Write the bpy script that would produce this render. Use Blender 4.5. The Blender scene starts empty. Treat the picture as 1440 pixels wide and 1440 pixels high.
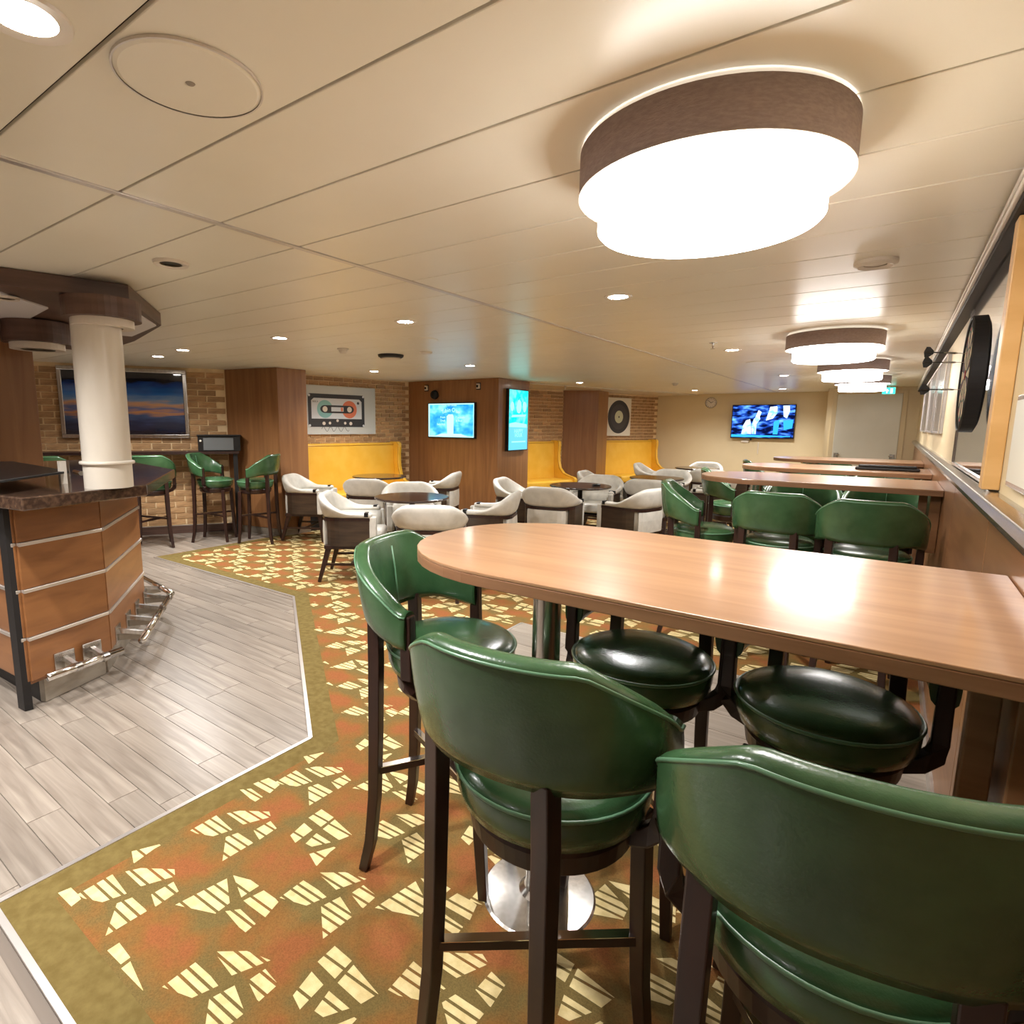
import bpy, bmesh, math, random
from mathutils import Vector, Matrix
random.seed(7)
C = bpy.context.scene.collection
sc = bpy.context.scene
PI = math.pi
# ------------------------------------------------------------------ camera, world, exposure
cam = bpy.data.cameras.new('camera'); camo = bpy.data.objects.new('camera', cam); C.objects.link(camo)
r_ = Vector((0.80777035, 0.5894128, 0.00998101)); u_ = Vector((-0.0950909, 0.11357188, 0.98896873)); f_ = Vector((-0.58177727, 0.79980872, -0.14778779))
M = Matrix.Identity(4)
for i in range(3):
    M[i][0] = r_[i]; M[i][1] = u_[i]; M[i][2] = -f_[i]
M[2][3] = 1.42
camo.matrix_world = M
cam.sensor_width = 36; cam.lens = 36 * 807.94 / 1440
cam.shift_x = (720 - 667.19) / 1440; cam.shift_y = (717.68 - 720) / 1440
cam.clip_start = 0.02
sc.camera = camo
w = bpy.data.worlds.new('world'); sc.world = w; w.use_nodes = True
w.node_tree.nodes['Background'].inputs[0].default_value = (0.9, 0.85, 0.8, 1)
w.node_tree.nodes['Background'].inputs[1].default_value = 0.3
vs = sc.view_settings
vs.view_transform = 'Standard'; vs.look = 'None'; vs.exposure = 2.25; vs.gamma = 1; vs.use_curve_mapping = False
sc.cycles.use_denoising = True
sc.cycles.max_bounces = 8
sc.cycles.sample_clamp_indirect = 6
H = 2.08
DOWN_POWER = 30.0
BIG_EMIT = 4.2
DOWNLIGHTS = [(-1.23, .41), (-1.23, 2.93), (-2.66, 2.87), (-4.0, 2.87), (-5.45, 2.85), (-6.2, 2.98),
              (-1.22, 5.44), (-3.98, 5.36), (-5.47, 5.31), (-4.06, 8.32), (-1.24, 8.41), (-3.08, 11.08), (-1.67, 11.3)]
FILL_SPOTS = [(-4.9, .2), (-6.9, .9), (-2.66, -1.9), (-4.0, -1.9), (-1.23, -1.9), (-3.4, -.5), (-2.66, .41), (-4.6, -.9)]  # unseen spots without fittings, added to brighten the bar side and near ceiling

# ------------------------------------------------------------------ materials
def srgb(r, g, b):
    f = lambda c: (c / 255) / 12.92 if c <= 10 else ((c / 255 + .055) / 1.055) ** 2.4
    return (f(r), f(g), f(b), 1)
MATS = {}
def mat(name, col, rough=.5, metal=0, col2=None, scale=(5, 5, 5), fac=(.35, .65), bump=0, bscale=None, spec=.5, coat=0, detail=4, coords='Object', dist=0, emit=0):
    if name in MATS: return MATS[name]
    m = bpy.data.materials.new(name); m.use_nodes = True; MATS[name] = m
    nt = m.node_tree; b = nt.nodes['Principled BSDF']
    b.inputs['Base Color'].default_value = col; b.inputs['Roughness'].default_value = rough
    b.inputs['Metallic'].default_value = metal; b.inputs['Specular IOR Level'].default_value = spec
    b.inputs['Coat Weight'].default_value = coat; b.inputs['Coat Roughness'].default_value = .12
    if emit:
        b.inputs['Emission Color'].default_value = col; b.inputs['Emission Strength'].default_value = emit
    if col2 is not None or bump:
        tc = nt.nodes.new('ShaderNodeTexCoord'); mp = nt.nodes.new('ShaderNodeMapping')
        nt.links.new(tc.outputs[coords], mp.inputs[0]); mp.inputs['Scale'].default_value = scale
        nz = nt.nodes.new('ShaderNodeTexNoise'); nz.inputs['Scale'].default_value = 1; nz.inputs['Detail'].default_value = detail
        nz.inputs['Distortion'].default_value = dist
        nt.links.new(mp.outputs[0], nz.inputs['Vector'])
        if col2 is not None:
            cr = nt.nodes.new('ShaderNodeValToRGB')
            cr.color_ramp.elements[0].position = fac[0]; cr.color_ramp.elements[1].position = fac[1]
            cr.color_ramp.elements[0].color = col; cr.color_ramp.elements[1].color = col2
            nt.links.new(nz.outputs[0], cr.inputs[0]); nt.links.new(cr.outputs[0], b.inputs['Base Color'])
            if emit: nt.links.new(cr.outputs[0], b.inputs['Emission Color'])
        if bump:
            bp = nt.nodes.new('ShaderNodeBump'); bp.inputs['Strength'].default_value = bump; bp.inputs['Distance'].default_value = .002
            n2 = nz
            if bscale:
                mp2 = nt.nodes.new('ShaderNodeMapping'); mp2.inputs['Scale'].default_value = bscale; nt.links.new(tc.outputs[coords], mp2.inputs[0])
                n2 = nt.nodes.new('ShaderNodeTexNoise'); n2.inputs['Scale'].default_value = 1; n2.inputs['Detail'].default_value = 3
                nt.links.new(mp2.outputs[0], n2.inputs['Vector'])
            nt.links.new(n2.outputs[0], bp.inputs['Height']); nt.links.new(bp.outputs[0], b.inputs['Normal'])
    return m
def rand_tint(m, lo=.75, hi=1.15):
    """vary the base colour from object to object (planks, bricks)"""
    nt = m.node_tree; b = nt.nodes['Principled BSDF']
    oi = nt.nodes.new('ShaderNodeObjectInfo'); mr = nt.nodes.new('ShaderNodeMapRange')
    mr.inputs[3].default_value = lo; mr.inputs[4].default_value = hi
    nt.links.new(oi.outputs['Random'], mr.inputs[0])
    mx = nt.nodes.new('ShaderNodeVectorMath'); mx.operation = 'SCALE'
    nt.links.new(mr.outputs[0], mx.inputs['Scale'])
    src = b.inputs['Base Color'].links
    if src: nt.links.new(src[0].from_socket, mx.inputs[0])
    else: mx.inputs[0].default_value = b.inputs['Base Color'].default_value[:3]
    nt.links.new(mx.outputs[0], b.inputs['Base Color'])
    return m
def emis(name, col, s):
    if name in MATS: return MATS[name]
    m = bpy.data.materials.new(name); m.use_nodes = True; MATS[name] = m
    nt = m.node_tree; nt.nodes.remove(nt.nodes['Principled BSDF'])
    e = nt.nodes.new('ShaderNodeEmission'); e.inputs[0].default_value = col; e.inputs[1].default_value = s
    nt.links.new(e.outputs[0], nt.nodes['Material Output'].inputs[0]); return m

m_ceil = mat('ceiling_panel_paint', srgb(238, 232, 214), .31, 0, srgb(243, 238, 222), (1.5, 1.5, 1.5), spec=.55)
m_ceilgap = mat('ceiling_gap', srgb(70, 55, 45), .7)
m_white = mat('white_plastic', srgb(225, 215, 200), .35)
m_offw = mat('white_enamel', srgb(222, 214, 200), .3, 0, srgb(212, 203, 188), (6, 6, 2))
m_chrome = mat('brushed_steel', (.62, .6, .57, 1), .22, 1, (.5, .48, .45, 1), (60, 60, 4))
m_chrome2 = mat('polished_steel', (.75, .73, .7, 1), .12, 1)
m_alu = mat('aluminium_strip', (.72, .68, .64, 1), .35, .85)
m_plate = mat('kick_plate_steel', srgb(175, 165, 150), .4, .5, srgb(150, 140, 125), (8, 8, 20))
m_black = mat('black_plastic', srgb(18, 17, 18), .35)
m_blackm = mat('black_matt', srgb(20, 16, 15), .6)
m_leather = mat('green_leather', srgb(44, 78, 46), .27, 0, srgb(66, 102, 66), (9, 9, 9), (.3, .72), bump=.25, bscale=(180, 180, 180), coat=.25, spec=.6)
m_leather2 = mat('green_leather_edge', srgb(98, 140, 108), .3, 0, coat=.2)
m_legwood = mat('espresso_wood', srgb(38, 20, 15), .38, 0, srgb(52, 28, 20), (30, 30, 4), coat=.1)
m_grey = mat('pale_grey_leather', srgb(214, 210, 200), .42, 0, srgb(200, 196, 186), (14, 14, 14), bump=.15, bscale=(150, 150, 150))
m_sidewood = mat('dark_walnut_panel', srgb(50, 38, 28), .35, 0, srgb(70, 54, 40), (4, 4, 26), coat=.2)
m_table = mat('walnut_laminate', srgb(162, 120, 86), .3, 0, srgb(184, 142, 106), (1.3, 22, 22), (.3, .7), spec=.5, coat=.35, dist=.6)
m_tabledge = mat('walnut_edge', srgb(140, 100, 70), .4, 0, srgb(156, 114, 82), (4, 4, 60))
m_rtable = mat('dark_round_laminate', srgb(48, 36, 32), .16, 0, srgb(62, 47, 41), (6, 6, 6), coat=.4)
m_wall = mat('cream_wall', srgb(222, 205, 168), .5, 0, srgb(214, 196, 158), (1.2, 1.2, 1.2))
m_doorw = mat('pale_door_paint', srgb(214, 212, 196), .35, 0, srgb(222, 220, 206), (2, 2, 2))
m_wains = mat('wainscot_wood', srgb(132, 92, 60), .32, 0, srgb(154, 110, 74), (5, 1.6, 18), (.3, .7), coat=.15, dist=.5)
m_pillar = mat('pillar_veneer', srgb(130, 88, 54), .33, 0, srgb(162, 114, 72), (16, 16, 1.0), (.25, .75), coat=.15, dist=.8)
m_barwood = mat('bar_veneer', srgb(122, 78, 44), .36, 0, srgb(150, 100, 58), (3, 3, 16), (.25, .75), coat=.1, dist=.6)
m_canopy = mat('canopy_walnut', srgb(74, 54, 46), .4, 0, srgb(104, 78, 66), (3, 3, 30), (.3, .7))
m_under = mat('canopy_underside', srgb(120, 112, 112), .12, .3)
m_granite = mat('dark_granite', srgb(64, 48, 40), .08, 0, srgb(104, 80, 62), (45, 45, 45), (.4, .75), coat=.5)
m_yellow = mat('yellow_leather', srgb(232, 178, 52), .4, 0, srgb(238, 188, 68), (6, 6, 6), bump=.1, bscale=(120, 120, 120))
m_mortar = mat('mortar', srgb(240, 214, 170), .85, 0, srgb(228, 200, 154), (12, 12, 12), bump=.4, bscale=(60, 60, 60))
m_brick = rand_tint(mat('brick_face', srgb(206, 164, 116), .8, 0, srgb(160, 120, 80), (9, 9, 30), (.35, .7), bump=.6, bscale=(70, 70, 70)), .72, 1.18)
m_vinyl = rand_tint(mat('vinyl_plank', srgb(124, 113, 102), .3, 0, srgb(164, 153, 140), (1.6, 26, 4), (.33, .68), bump=.25, bscale=(3, 90, 3), detail=6, dist=.8), .86, 1.08)
m_sub = mat('plank_joint', srgb(112, 100, 88), .5)
m_cream = mat('carpet_cream', srgb(224, 204, 150), .95, 0, srgb(206, 184, 128), (40, 40, 40), bump=.6, bscale=(400, 400, 400))
m_drum = mat('lamp_fabric', srgb(158, 141, 140), .9, 0, srgb(174, 157, 155), (60, 60, 200), bump=.4, bscale=(200, 200, 400))
m_bigemit = emis('lamp_diffuser_glow', (1, .96, .92, 1), BIG_EMIT)
m_upemit = emis('lamp_top_glow', (1, .9, .76, 1), .22)
m_downemit = emis('downlight_glow', (1, .95, .88, 1), 22)
m_whitemetal = mat('satin_metal', srgb(240, 234, 224), .3, 0)
m_frame = mat('maple_frame', srgb(226, 184, 124), .4, 0, srgb(214, 170, 108), (3, 3, 14))
m_mirror = mat('mirror_glass', (.78, .8, .84, 1), .06, 1)
m_glass = mat('poster_glass', srgb(196, 196, 204), .12, .5, srgb(168, 168, 178), (3, 3, 1))

# carpet: olive ground with rust patches sitting on the pattern lattice
m_carpet = bpy.data.materials.new('patterned_carpet'); m_carpet.use_nodes = True
def carpet_mat():
    nt = m_carpet.node_tree; b = nt.nodes['Principled BSDF']; N = nt.nodes.new; L = nt.links.new
    b.inputs['Roughness'].default_value = .95; b.inputs['Specular IOR Level'].default_value = .15
    tc = N('ShaderNodeTexCoord'); sx = N('ShaderNodeSeparateXYZ'); L(tc.outputs['Object'], sx.inputs[0])
    def mth(op, a, bb=None):
        n = N('ShaderNodeMath'); n.operation = op
        for i, v in enumerate((a, bb)):
            if v is None: continue
            if isinstance(v, (int, float)): n.inputs[i].default_value = v
            else: L(v, n.inputs[i])
        return n.outputs[0]
    cx = mth('COSINE', mth('MULTIPLY', mth('ADD', sx.outputs[0], 1.72), 2 * PI / .48)); cy = mth('COSINE', mth('MULTIPLY', mth('SUBTRACT', sx.outputs[1], .64), 2 * PI / .345))
    g = mth('MULTIPLY', cx, cy)
    nz = N('ShaderNodeTexNoise'); nz.inputs['Scale'].default_value = 9; nz.inputs['Detail'].default_value = 5; L(tc.outputs['Object'], nz.inputs['Vector'])
    s = mth('ADD', mth('MULTIPLY', g, .34), mth('MULTIPLY', nz.outputs[0], 1.25))
    cr = N('ShaderNodeValToRGB'); e = cr.color_ramp.elements
    e[0].position = .28; e[0].color = srgb(146, 90, 52); e[1].position = .78; e[1].color = srgb(116, 98, 56)
    k = e.new(.5); k.color = srgb(136, 96, 50)
    L(s, cr.inputs[0])
    n2 = N('ShaderNodeTexNoise'); n2.inputs['Scale'].default_value = 260; L(tc.outputs['Object'], n2.inputs['Vector'])
    mx = N('ShaderNodeMix'); mx.data_type = 'RGBA'; mx.blend_type = 'MULTIPLY'; mx.inputs[0].default_value = .5
    L(cr.outputs[0], mx.inputs[6]); cr2 = N('ShaderNodeValToRGB'); cr2.color_ramp.elements[0].position = .3; cr2.color_ramp.elements[0].color = (.45, .45, .45, 1); cr2.color_ramp.elements[1].position = .62
    L(n2.outputs[0], cr2.inputs[0]); L(cr2.outputs[0], mx.inputs[7]); L(mx.outputs[2], b.inputs['Base Color'])
    bp = N('ShaderNodeBump'); bp.inputs['Strength'].default_value = .6; bp.inputs['Distance'].default_value = .003
    L(n2.outputs[0], bp.inputs['Height']); L(bp.outputs[0], b.inputs['Normal'])
carpet_mat()

# ------------------------------------------------------------------ helpers
def thing(name, label, cat, loc=(0, 0, 0), rz=0, group=None, kind=None):
    o = bpy.data.objects.new(name, None); C.objects.link(o); o.location = loc; o.rotation_euler = (0, 0, rz)
    o.empty_display_size = .1
    o['label'] = label; o['category'] = cat
    if group: o['group'] = group
    if kind: o['kind'] = kind
    return o
def tag(o, label, cat, group=None):
    o['label'] = label; o['category'] = cat
    if group: o['group'] = group
    return o
def obj(name, bm, m, parent=None, smooth=False, label=None, bevel=0, seg=2, sub=0, auto=False):
    me = bpy.data.meshes.new(name)
    if isinstance(bm, bmesh.types.BMesh):
        bmesh.ops.recalc_face_normals(bm, faces=bm.faces); bm.to_mesh(me); bm.free()
    else:
        me.from_pydata(bm[0], [], bm[1]); me.update()
    for mm in (m if isinstance(m, (list, tuple)) else [m]): me.materials.append(mm)
    if smooth:
        for p in me.polygons: p.use_smooth = True
    o = bpy.data.objects.new(name, me); C.objects.link(o)
    if parent: o.parent = parent
    if label: o['label'] = label
    if bevel:
        b = o.modifiers.new('bevel', 'BEVEL'); b.width = bevel; b.segments = seg; b.limit_method = 'ANGLE'; b.angle_limit = .7
        if smooth is False and seg > 1:
            pass
    if sub:
        s = o.modifiers.new('sub', 'SUBSURF'); s.levels = sub; s.render_levels = sub
    return o
def structure(o): o['kind'] = 'structure'; return o
def B(): return bmesh.new()
def box(bm, x0, x1, y0, y1, z0, z1, mtx=None):
    v = [bm.verts.new((x, y, z)) for z in (z0, z1) for x, y in ((x0, y0), (x1, y0), (x1, y1), (x0, y1))]
    for f in ((0, 3, 2, 1), (4, 5, 6, 7), (0, 1, 5, 4), (1, 2, 6, 5), (2, 3, 7, 6), (3, 0, 4, 7)): bm.faces.new([v[i] for i in f])
    if mtx is not None: bmesh.ops.transform(bm, matrix=mtx, verts=v)
    return bm
def bx(*a): return box(B(), *a)
def prism(bm, poly, z0, z1):
    a = [bm.verts.new((x, y, z0)) for x, y in poly]; b = [bm.verts.new((x, y, z1)) for x, y in poly]
    n = len(poly); bm.faces.new(a[::-1]); bm.faces.new(b)
    for i in range(n): bm.faces.new((a[i], a[(i + 1) % n], b[(i + 1) % n], b[i]))
    return bm
def lathe(bm, prof, cx=0, cy=0, n=48, sx=1, sy=1):
    """prof: list of (radius, z); radius 0 closes on the axis"""
    rings = []
    for r, z in prof:
        if r <= 1e-6: rings.append([bm.verts.new((cx, cy, z))])
        else: rings.append([bm.verts.new((cx + r * sx * math.cos(2 * PI * i / n), cy + r * sy * math.sin(2 * PI * i / n), z)) for i in range(n)])
    for a, b in zip(rings, rings[1:]):
        if len(a) == 1 and len(b) == 1: continue
        for i in range(n):
            j = (i + 1) % n
            if len(a) == 1: bm.faces.new((a[0], b[j], b[i]))
            elif len(b) == 1: bm.faces.new((a[i], a[j], b[0]))
            else: bm.faces.new((a[i], a[j], b[j], b[i]))
    return bm
def tube(bm, pts, r, n=8, cap=True, square=False):
    """round (or square) bar along pts; r scalar or list"""
    pts = [Vector(p) for p in pts]; rings = []
    for i, p in enumerate(pts):
        d = (pts[min(i + 1, len(pts) - 1)] - pts[max(i - 1, 0)]).normalized()
        up = Vector((0, 0, 1)) if abs(d.z) < .9 else Vector((0, 1, 0))
        a = d.cross(up).normalized(); b = a.cross(d).normalized()
        rr = r[i] if isinstance(r, (list, tuple)) else r
        if square: ring = [bm.verts.new(p + (a * sx + b * sy) * rr) for sx, sy in ((-1, -1), (1, -1), (1, 1), (-1, 1))]
        else: ring = [bm.verts.new(p + (a * math.cos(2 * PI * k / n) + b * math.sin(2 * PI * k / n)) * rr) for k in range(n)]
        rings.append(ring)
    for a, b in zip(rings, rings[1:]):
        m = len(a)
        for k in range(m): bm.faces.new((a[k], a[(k + 1) % m], b[(k + 1) % m], b[k]))
    if cap: bm.faces.new(rings[0][::-1]); bm.faces.new(rings[-1])
    return bm
def sweep(bm, path, section):
    """path: list of ((x,y),(nx,ny),s); section(s)-> list of (offset outwards, z). closed shell"""
    rings = []
    for (x, y), (nx, ny), s in path:
        rings.append([bm.verts.new((x + nx * o, y + ny * o, z)) for o, z in section(s)])
    for a, b in zip(rings, rings[1:]):
        m = len(a)
        for k in range(m): bm.faces.new((a[k], a[(k + 1) % m], b[(k + 1) % m], b[k]))
    bm.faces.new(rings[0][::-1]); bm.faces.new(rings[-1])
    return bm
def smoothstep(a, b, x):
    t = max(0, min(1, (x - a) / (b - a))); return t * t * (3 - 2 * t)
def copy_tree(o, parent=None):
    c = o.copy(); C.objects.link(c)
    if parent is not None: c.parent = parent
    for ch in KIDS.get(o.name, ()): copy_tree(ch, c)
    return c
KIDS = {}
def index_kids(root):
    for o in C.objects:
        if o.parent: KIDS.setdefault(o.parent.name, [])
    for o in C.objects:
        if o.parent and o not in KIDS[o.parent.name]: KIDS[o.parent.name].append(o)
def place(proto, used, loc, rz, label, group=None):
    if not used: o = proto; used.append(1)
    else: o = copy_tree(proto)
    o.location = loc; o.rotation_euler = (0, 0, rz); o['label'] = label
    if group: o['group'] = group
    return o
def text_mesh(txt, size, m, parent, name='lettering', loc=(0, 0, 0), rot=(0, 0, 0), ext=.0005, align='CENTER'):
    cu = bpy.data.curves.new('t', 'FONT'); cu.body = txt; cu.size = size; cu.extrude = ext; cu.align_x = align; cu.align_y = 'CENTER'; cu.resolution_u = 3
    o = bpy.data.objects.new('t', cu); C.objects.link(o)
    dg = bpy.context.evaluated_depsgraph_get(); me = bpy.data.meshes.new_from_object(o.evaluated_get(dg))
    bpy.data.objects.remove(o)
    me.materials.clear(); me.materials.append(m)
    q = bpy.data.objects.new(name, me); C.objects.link(q); q.parent = parent; q.location = loc; q.rotation_euler = rot
    return q

# ------------------------------------------------------------------ room shell
WL_A = Vector((-7.0, 4.2)); WL_B = Vector((-8.1, 2.35)); WL_T = (WL_B - WL_A).normalized(); WL_N = Vector((-WL_T.y, WL_T.x)) if (-WL_T.y) > 0 else Vector((WL_T.y, -WL_T.x))
W2_A = Vector((-6.72, 4.72)); W2_T = Vector((.159, .987)).normalized(); W2_N = Vector((W2_T.y, -W2_T.x))
W3_A = Vector((-5.72, 7.85)); W3_T = Vector((1.50, 4.6)).normalized(); W3_N = Vector((W3_T.y, -W3_T.x))
def frame_obj(origin, xdir, ndir, z=0):
    """empty-like matrix: local x along wall, local y = into the wall (the room is at negative y), z up"""
    m = Matrix.Identity(4)
    m[0][0], m[1][0] = xdir.x, xdir.y; m[0][1], m[1][1] = -ndir.x, -ndir.y
    m[0][3], m[1][3], m[2][3] = origin.x, origin.y, z
    return m
F_L = frame_obj(WL_A + WL_T * 3.6, -WL_T, WL_N)
F_2 = frame_obj(W2_A, W2_T, W2_N)
F_3 = frame_obj(W3_A, W3_T, W3_N)

structure(obj('floor', bx(-9.5, .6, -3.0, 13.2, -.1, -.004), m_sub))
floor = bpy.data.objects['floor']
# vinyl planks, running left to right
def planks(x0, x1, y0, y1, wd, ln, z0, z1, parent, name='plank'):
    me = None; y = y0; r = 0
    while y < y1 - .01:
        x = x0 - random.uniform(0, ln)
        while x < x1:
            a, b = max(x, x0), min(x + ln, x1)
            if b - a > .05:
                if b - a > ln - .01:
                    if me is None:
                        me = bpy.data.meshes.new(name); bm = bx(0, ln - .003, 0, wd - .003, z0, z1); bm.to_mesh(me); bm.free(); me.materials.append(m_vinyl)
                    o = bpy.data.objects.new(name, me); C.objects.link(o); o.parent = parent; o.location = (a, y, 0)
                else:
                    o = obj(name, bx(0, b - a - .003, 0, wd - .003, z0, z1), m_vinyl, parent); o.location = (a, y, 0)
            x += ln
        y += wd
planks(-8.4, -1.95, .35, 2.98, .11, .95, -.006, 0, floor)
planks(-8.4, -6.1, 2.99, 4.6, .15, 1.2, -.006, 0, floor)
planks(-4.0, .25, -.55, .34, .15, 1.2, -.006, 0, floor)

CARPET = [(-6.2, 2.8), (-3.88, 2.82), (-2.02, 1.53), (-2.02, .385), (.25, .385), (.25, 12.6), (-6.5, 12.6), (-6.5, 4.6), (-6.2, 4.5)]
carpet = thing('carpet', 'patterned carpet in olive and rust with cream leaf motifs, fitted beside the grey plank floor', 'carpet', (0, 0, 0)); carpet['kind'] = 'structure'
obj('ground', prism(B(), CARPET, .0005, .006), m_carpet, carpet)
PATCH = (-2.06, .25, 2.36, 3.42)
def strip(pts, wd, z0, z1):
    bm = B()
    for a, b in zip(pts, pts[1:]):
        a = Vector(a); b = Vector(b); d = (b - a).normalized(); n = Vector((-d.y, d.x)) * wd / 2
        prism(bm, [tuple(a - n), tuple(b - n), tuple(b + n), tuple(a + n)], z0, z1)
    return bm
def inside(px, py, poly):
    c = False; n = len(poly)
    for i in range(n):
        x1, y1 = poly[i]; x2, y2 = poly[(i + 1) % n]
        if (y1 > py) != (y2 > py) and px < (x2 - x1) * (py - y1) / (y2 - y1) + x1: c = not c
    return c
def dist_poly(px, py, poly):
    d = 9
    for i in range(len(poly)):
        a = Vector(poly[i]); b = Vector(poly[(i + 1) % len(poly)]); ab = b - a
        t = max(0, min(1, (Vector((px, py)) - a).dot(ab) / ab.length_squared)); d = min(d, (a + ab * t - Vector((px, py))).length)
    return d
def clip(poly, nx, ny, c):
    """keep nx*x+ny*y<=c"""
    out = []
    for i in range(len(poly)):
        a = poly[i]; b = poly[(i + 1) % len(poly)]; da = nx * a[0] + ny * a[1] - c; db = nx * b[0] + ny * b[1] - c
        if da <= 0: out.append(a)
        if (da < 0) != (db < 0) and da != db:
            t = da / (da - db); out.append((a[0] + (b[0] - a[0]) * t, a[1] + (b[1] - a[1]) * t))
    return out
def parea(p): return abs(sum(p[i][0] * p[(i + 1) % len(p)][1] - p[(i + 1) % len(p)][0] * p[i][1] for i in range(len(p)))) / 2
WINGS = [[[(-0.145, -0.083), (-0.146, 0.01), (-0.03, 0.003), (-0.054, -0.052), (-0.113, -0.078)], [(-0.126, 0.038), (-0.102, 0.073), (-0.011, 0.132), (0.019, 0.119), (-0.025, 0.04)], [(-0.015, -0.029), (0.002, 0.015), (0.084, 0.009), (0.078, -0.094)], [(0.032, 0.044), (0.037, 0.106), (0.086, 0.097), (0.088, 0.03)]], [[(-0.109, 0.029), (-0.109, 0.085), (-0.038, 0.083), (-0.035, 0.025)], [(-0.021, 0.022), (-0.026, 0.078), (0.083, 0.062), (0.067, 0.02)], [(-0.085, -0.063), (-0.099, 0.003), (-0.046, -0.002), (-0.042, -0.074)], [(-0.011, -0.056), (-0.022, -0.004), (0.053, -0.003), (0.018, -0.053)], [(0.038, -0.078), (0.086, 0.004), (0.086, -0.031), (0.1, -0.098)]], [[(-0.112, -0.099), (-0.097, -0.024), (-0.083, 0.042), (0.01, -0.003), (0.012, -0.047)], [(-0.079, 0.06), (0.024, 0.096), (0.019, 0.028)], [(0.035, 0.025), (0.052, 0.091), (0.123, 0.082), (0.139, 0.026)], [(0.027, -0.026), (0.055, 0.003), (0.136, 0.001), (0.138, -0.035)]], [[(-0.128, -0.073), (-0.126, 0.016), (-0.017, 0.01), (-0.04, -0.044)], [(-0.117, 0.053), (-0.047, 0.105), (0.028, 0.126), (-0.015, 0.044)], [(-0.003, -0.021), (0.015, 0.034), (0.098, 0.011), (0.088, -0.086)], [(0.031, 0.06), (0.038, 0.104), (0.101, 0.099), (0.101, 0.044)]]]
def motif(kind):
    out = []
    for q0 in WINGS[kind]:
        pitch = [.028, .044, .03, .025][kind] if len(q0) > 3 else .03
        ts = [y for x, y in q0]; t = min(ts) - .003; k = 0
        while t < max(ts):
            ph = pitch * (1.25 if k % 3 == 1 else .9)
            s = clip(q0, -.05, 1, t + ph - .0075); s = clip(s, .05, -1, -t) if len(s) > 2 else s
            if len(s) > 2 and parea(s) > 5e-5: out.append(s)
            t += ph; k += 1
    return out
MOT = [motif(k) for k in range(4)]
V, F = [], []
i0 = -22
for i in range(-22, 9):
    for j in range(-2, 36):
        cx = -1.72 + i * .24; cy = .635 + j * .345 + (.1725 if i % 2 else 0)
        if not (-6.5 < cx < .3 and .3 < cy < 12.4): continue
        if cy > 8 and cx < -4.9: continue
        kd = {0: 0, 1: 1 if j % 2 else 2, 2: 3, 3: 2 if j % 2 else 1}[i % 4] if j % 3 else [0, 2, 3, 1][(i + j) % 4]; fl = 1
        for s in MOT[kd]:
            p = [(cx + x * fl, cy + y * 1.04) for x, y in s]
            mx = sum(a for a, b in p) / len(p); my = sum(b for a, b in p) / len(p)
            if not inside(mx, my, CARPET) or dist_poly(mx, my, CARPET) < .13: continue
            if PATCH[0] - .1 < mx < PATCH[1] + .1 and PATCH[2] - .1 < my < PATCH[3] + .1: continue
            k = len(V); V += [(a, b, .0066) for a, b in p]; F.append(list(range(k, k + len(p))))
olive = mat('carpet_border', srgb(118, 102, 60), .95, 0, srgb(104, 88, 48), (30, 30, 30), bump=.5, bscale=(300, 300, 300), spec=.1)
bout = [(-6.18, 2.808), (-3.885, 2.828), (-2.012, 1.533), (-2.012, .392), (.249, .392)]; binn = [(.249, .505), (-1.9, .505), (-1.9, 1.592), (-3.85, 2.942), (-5.95, 2.922), (-6.08, 3.05), (-6.08, 4.45), (-6.19, 4.45)]
obj('border', prism(B(), bout + binn, .0061, .0064), olive, carpet)
pm = obj('leaf_motif', (V, F), m_cream, carpet); pm['kind'] = 'stuff'
patch = thing('floor_inlay', 'strip of grey wood planks let into the carpet beyond the nearest bar table', 'floor inlay', (0, 0, 0)); patch['kind'] = 'structure'
planks(PATCH[0], PATCH[1], PATCH[2], PATCH[3], .177, 1.05, .004, .0085, patch)
structure(obj('trim_1', strip([(-6.2, 2.8), (-3.88, 2.82), (-2.02, 1.53), (-2.02, .385), (.25, .385)], .018, 0, .009), m_alu))
bpy.data.objects['trim_1']['label'] = 'thin metal strip edging the carpet'
structure(obj('trim_2', strip([(.2, 2.36), (-2.06, 2.36), (-2.06, 3.42), (.24, 3.42)], .014, 0, .0105), m_alu))

# ceiling: separate metal panels with recessed joints, one bright carrier strip
structure(obj('ceiling', bx(-9.5, .6, -3.0, 13.2, H + .012, H + .1), m_ceilgap)); ceil_o = bpy.data.objects['ceiling']
PITCH = .315; gap = .008
def pan(x0, x1, y0, y1):
    o = obj('panel', bx(x0, x1, y0, y1, H, H + .011), m_ceil, ceil_o, bevel=.0015, seg=1)
y = .52 - 11 * PITCH
while y < 12.9:
    pan(-1.895, .26, y + gap / 2, y + PITCH - gap / 2)
    y1 = y + PITCH
    pan(-4.4, -1.925, y + gap / 2, y1 - gap / 2)
    pan(-9.4, -4.405, y + gap / 2, y1 - gap / 2)
    y += PITCH
structure(obj('trim_3', bx(-1.922, -1.898, -3, 12.55, H - .004, H + .01), m_alu, None)); bpy.data.objects['trim_3']['label'] = 'bright metal carrier strip running along the ceiling'

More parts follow.
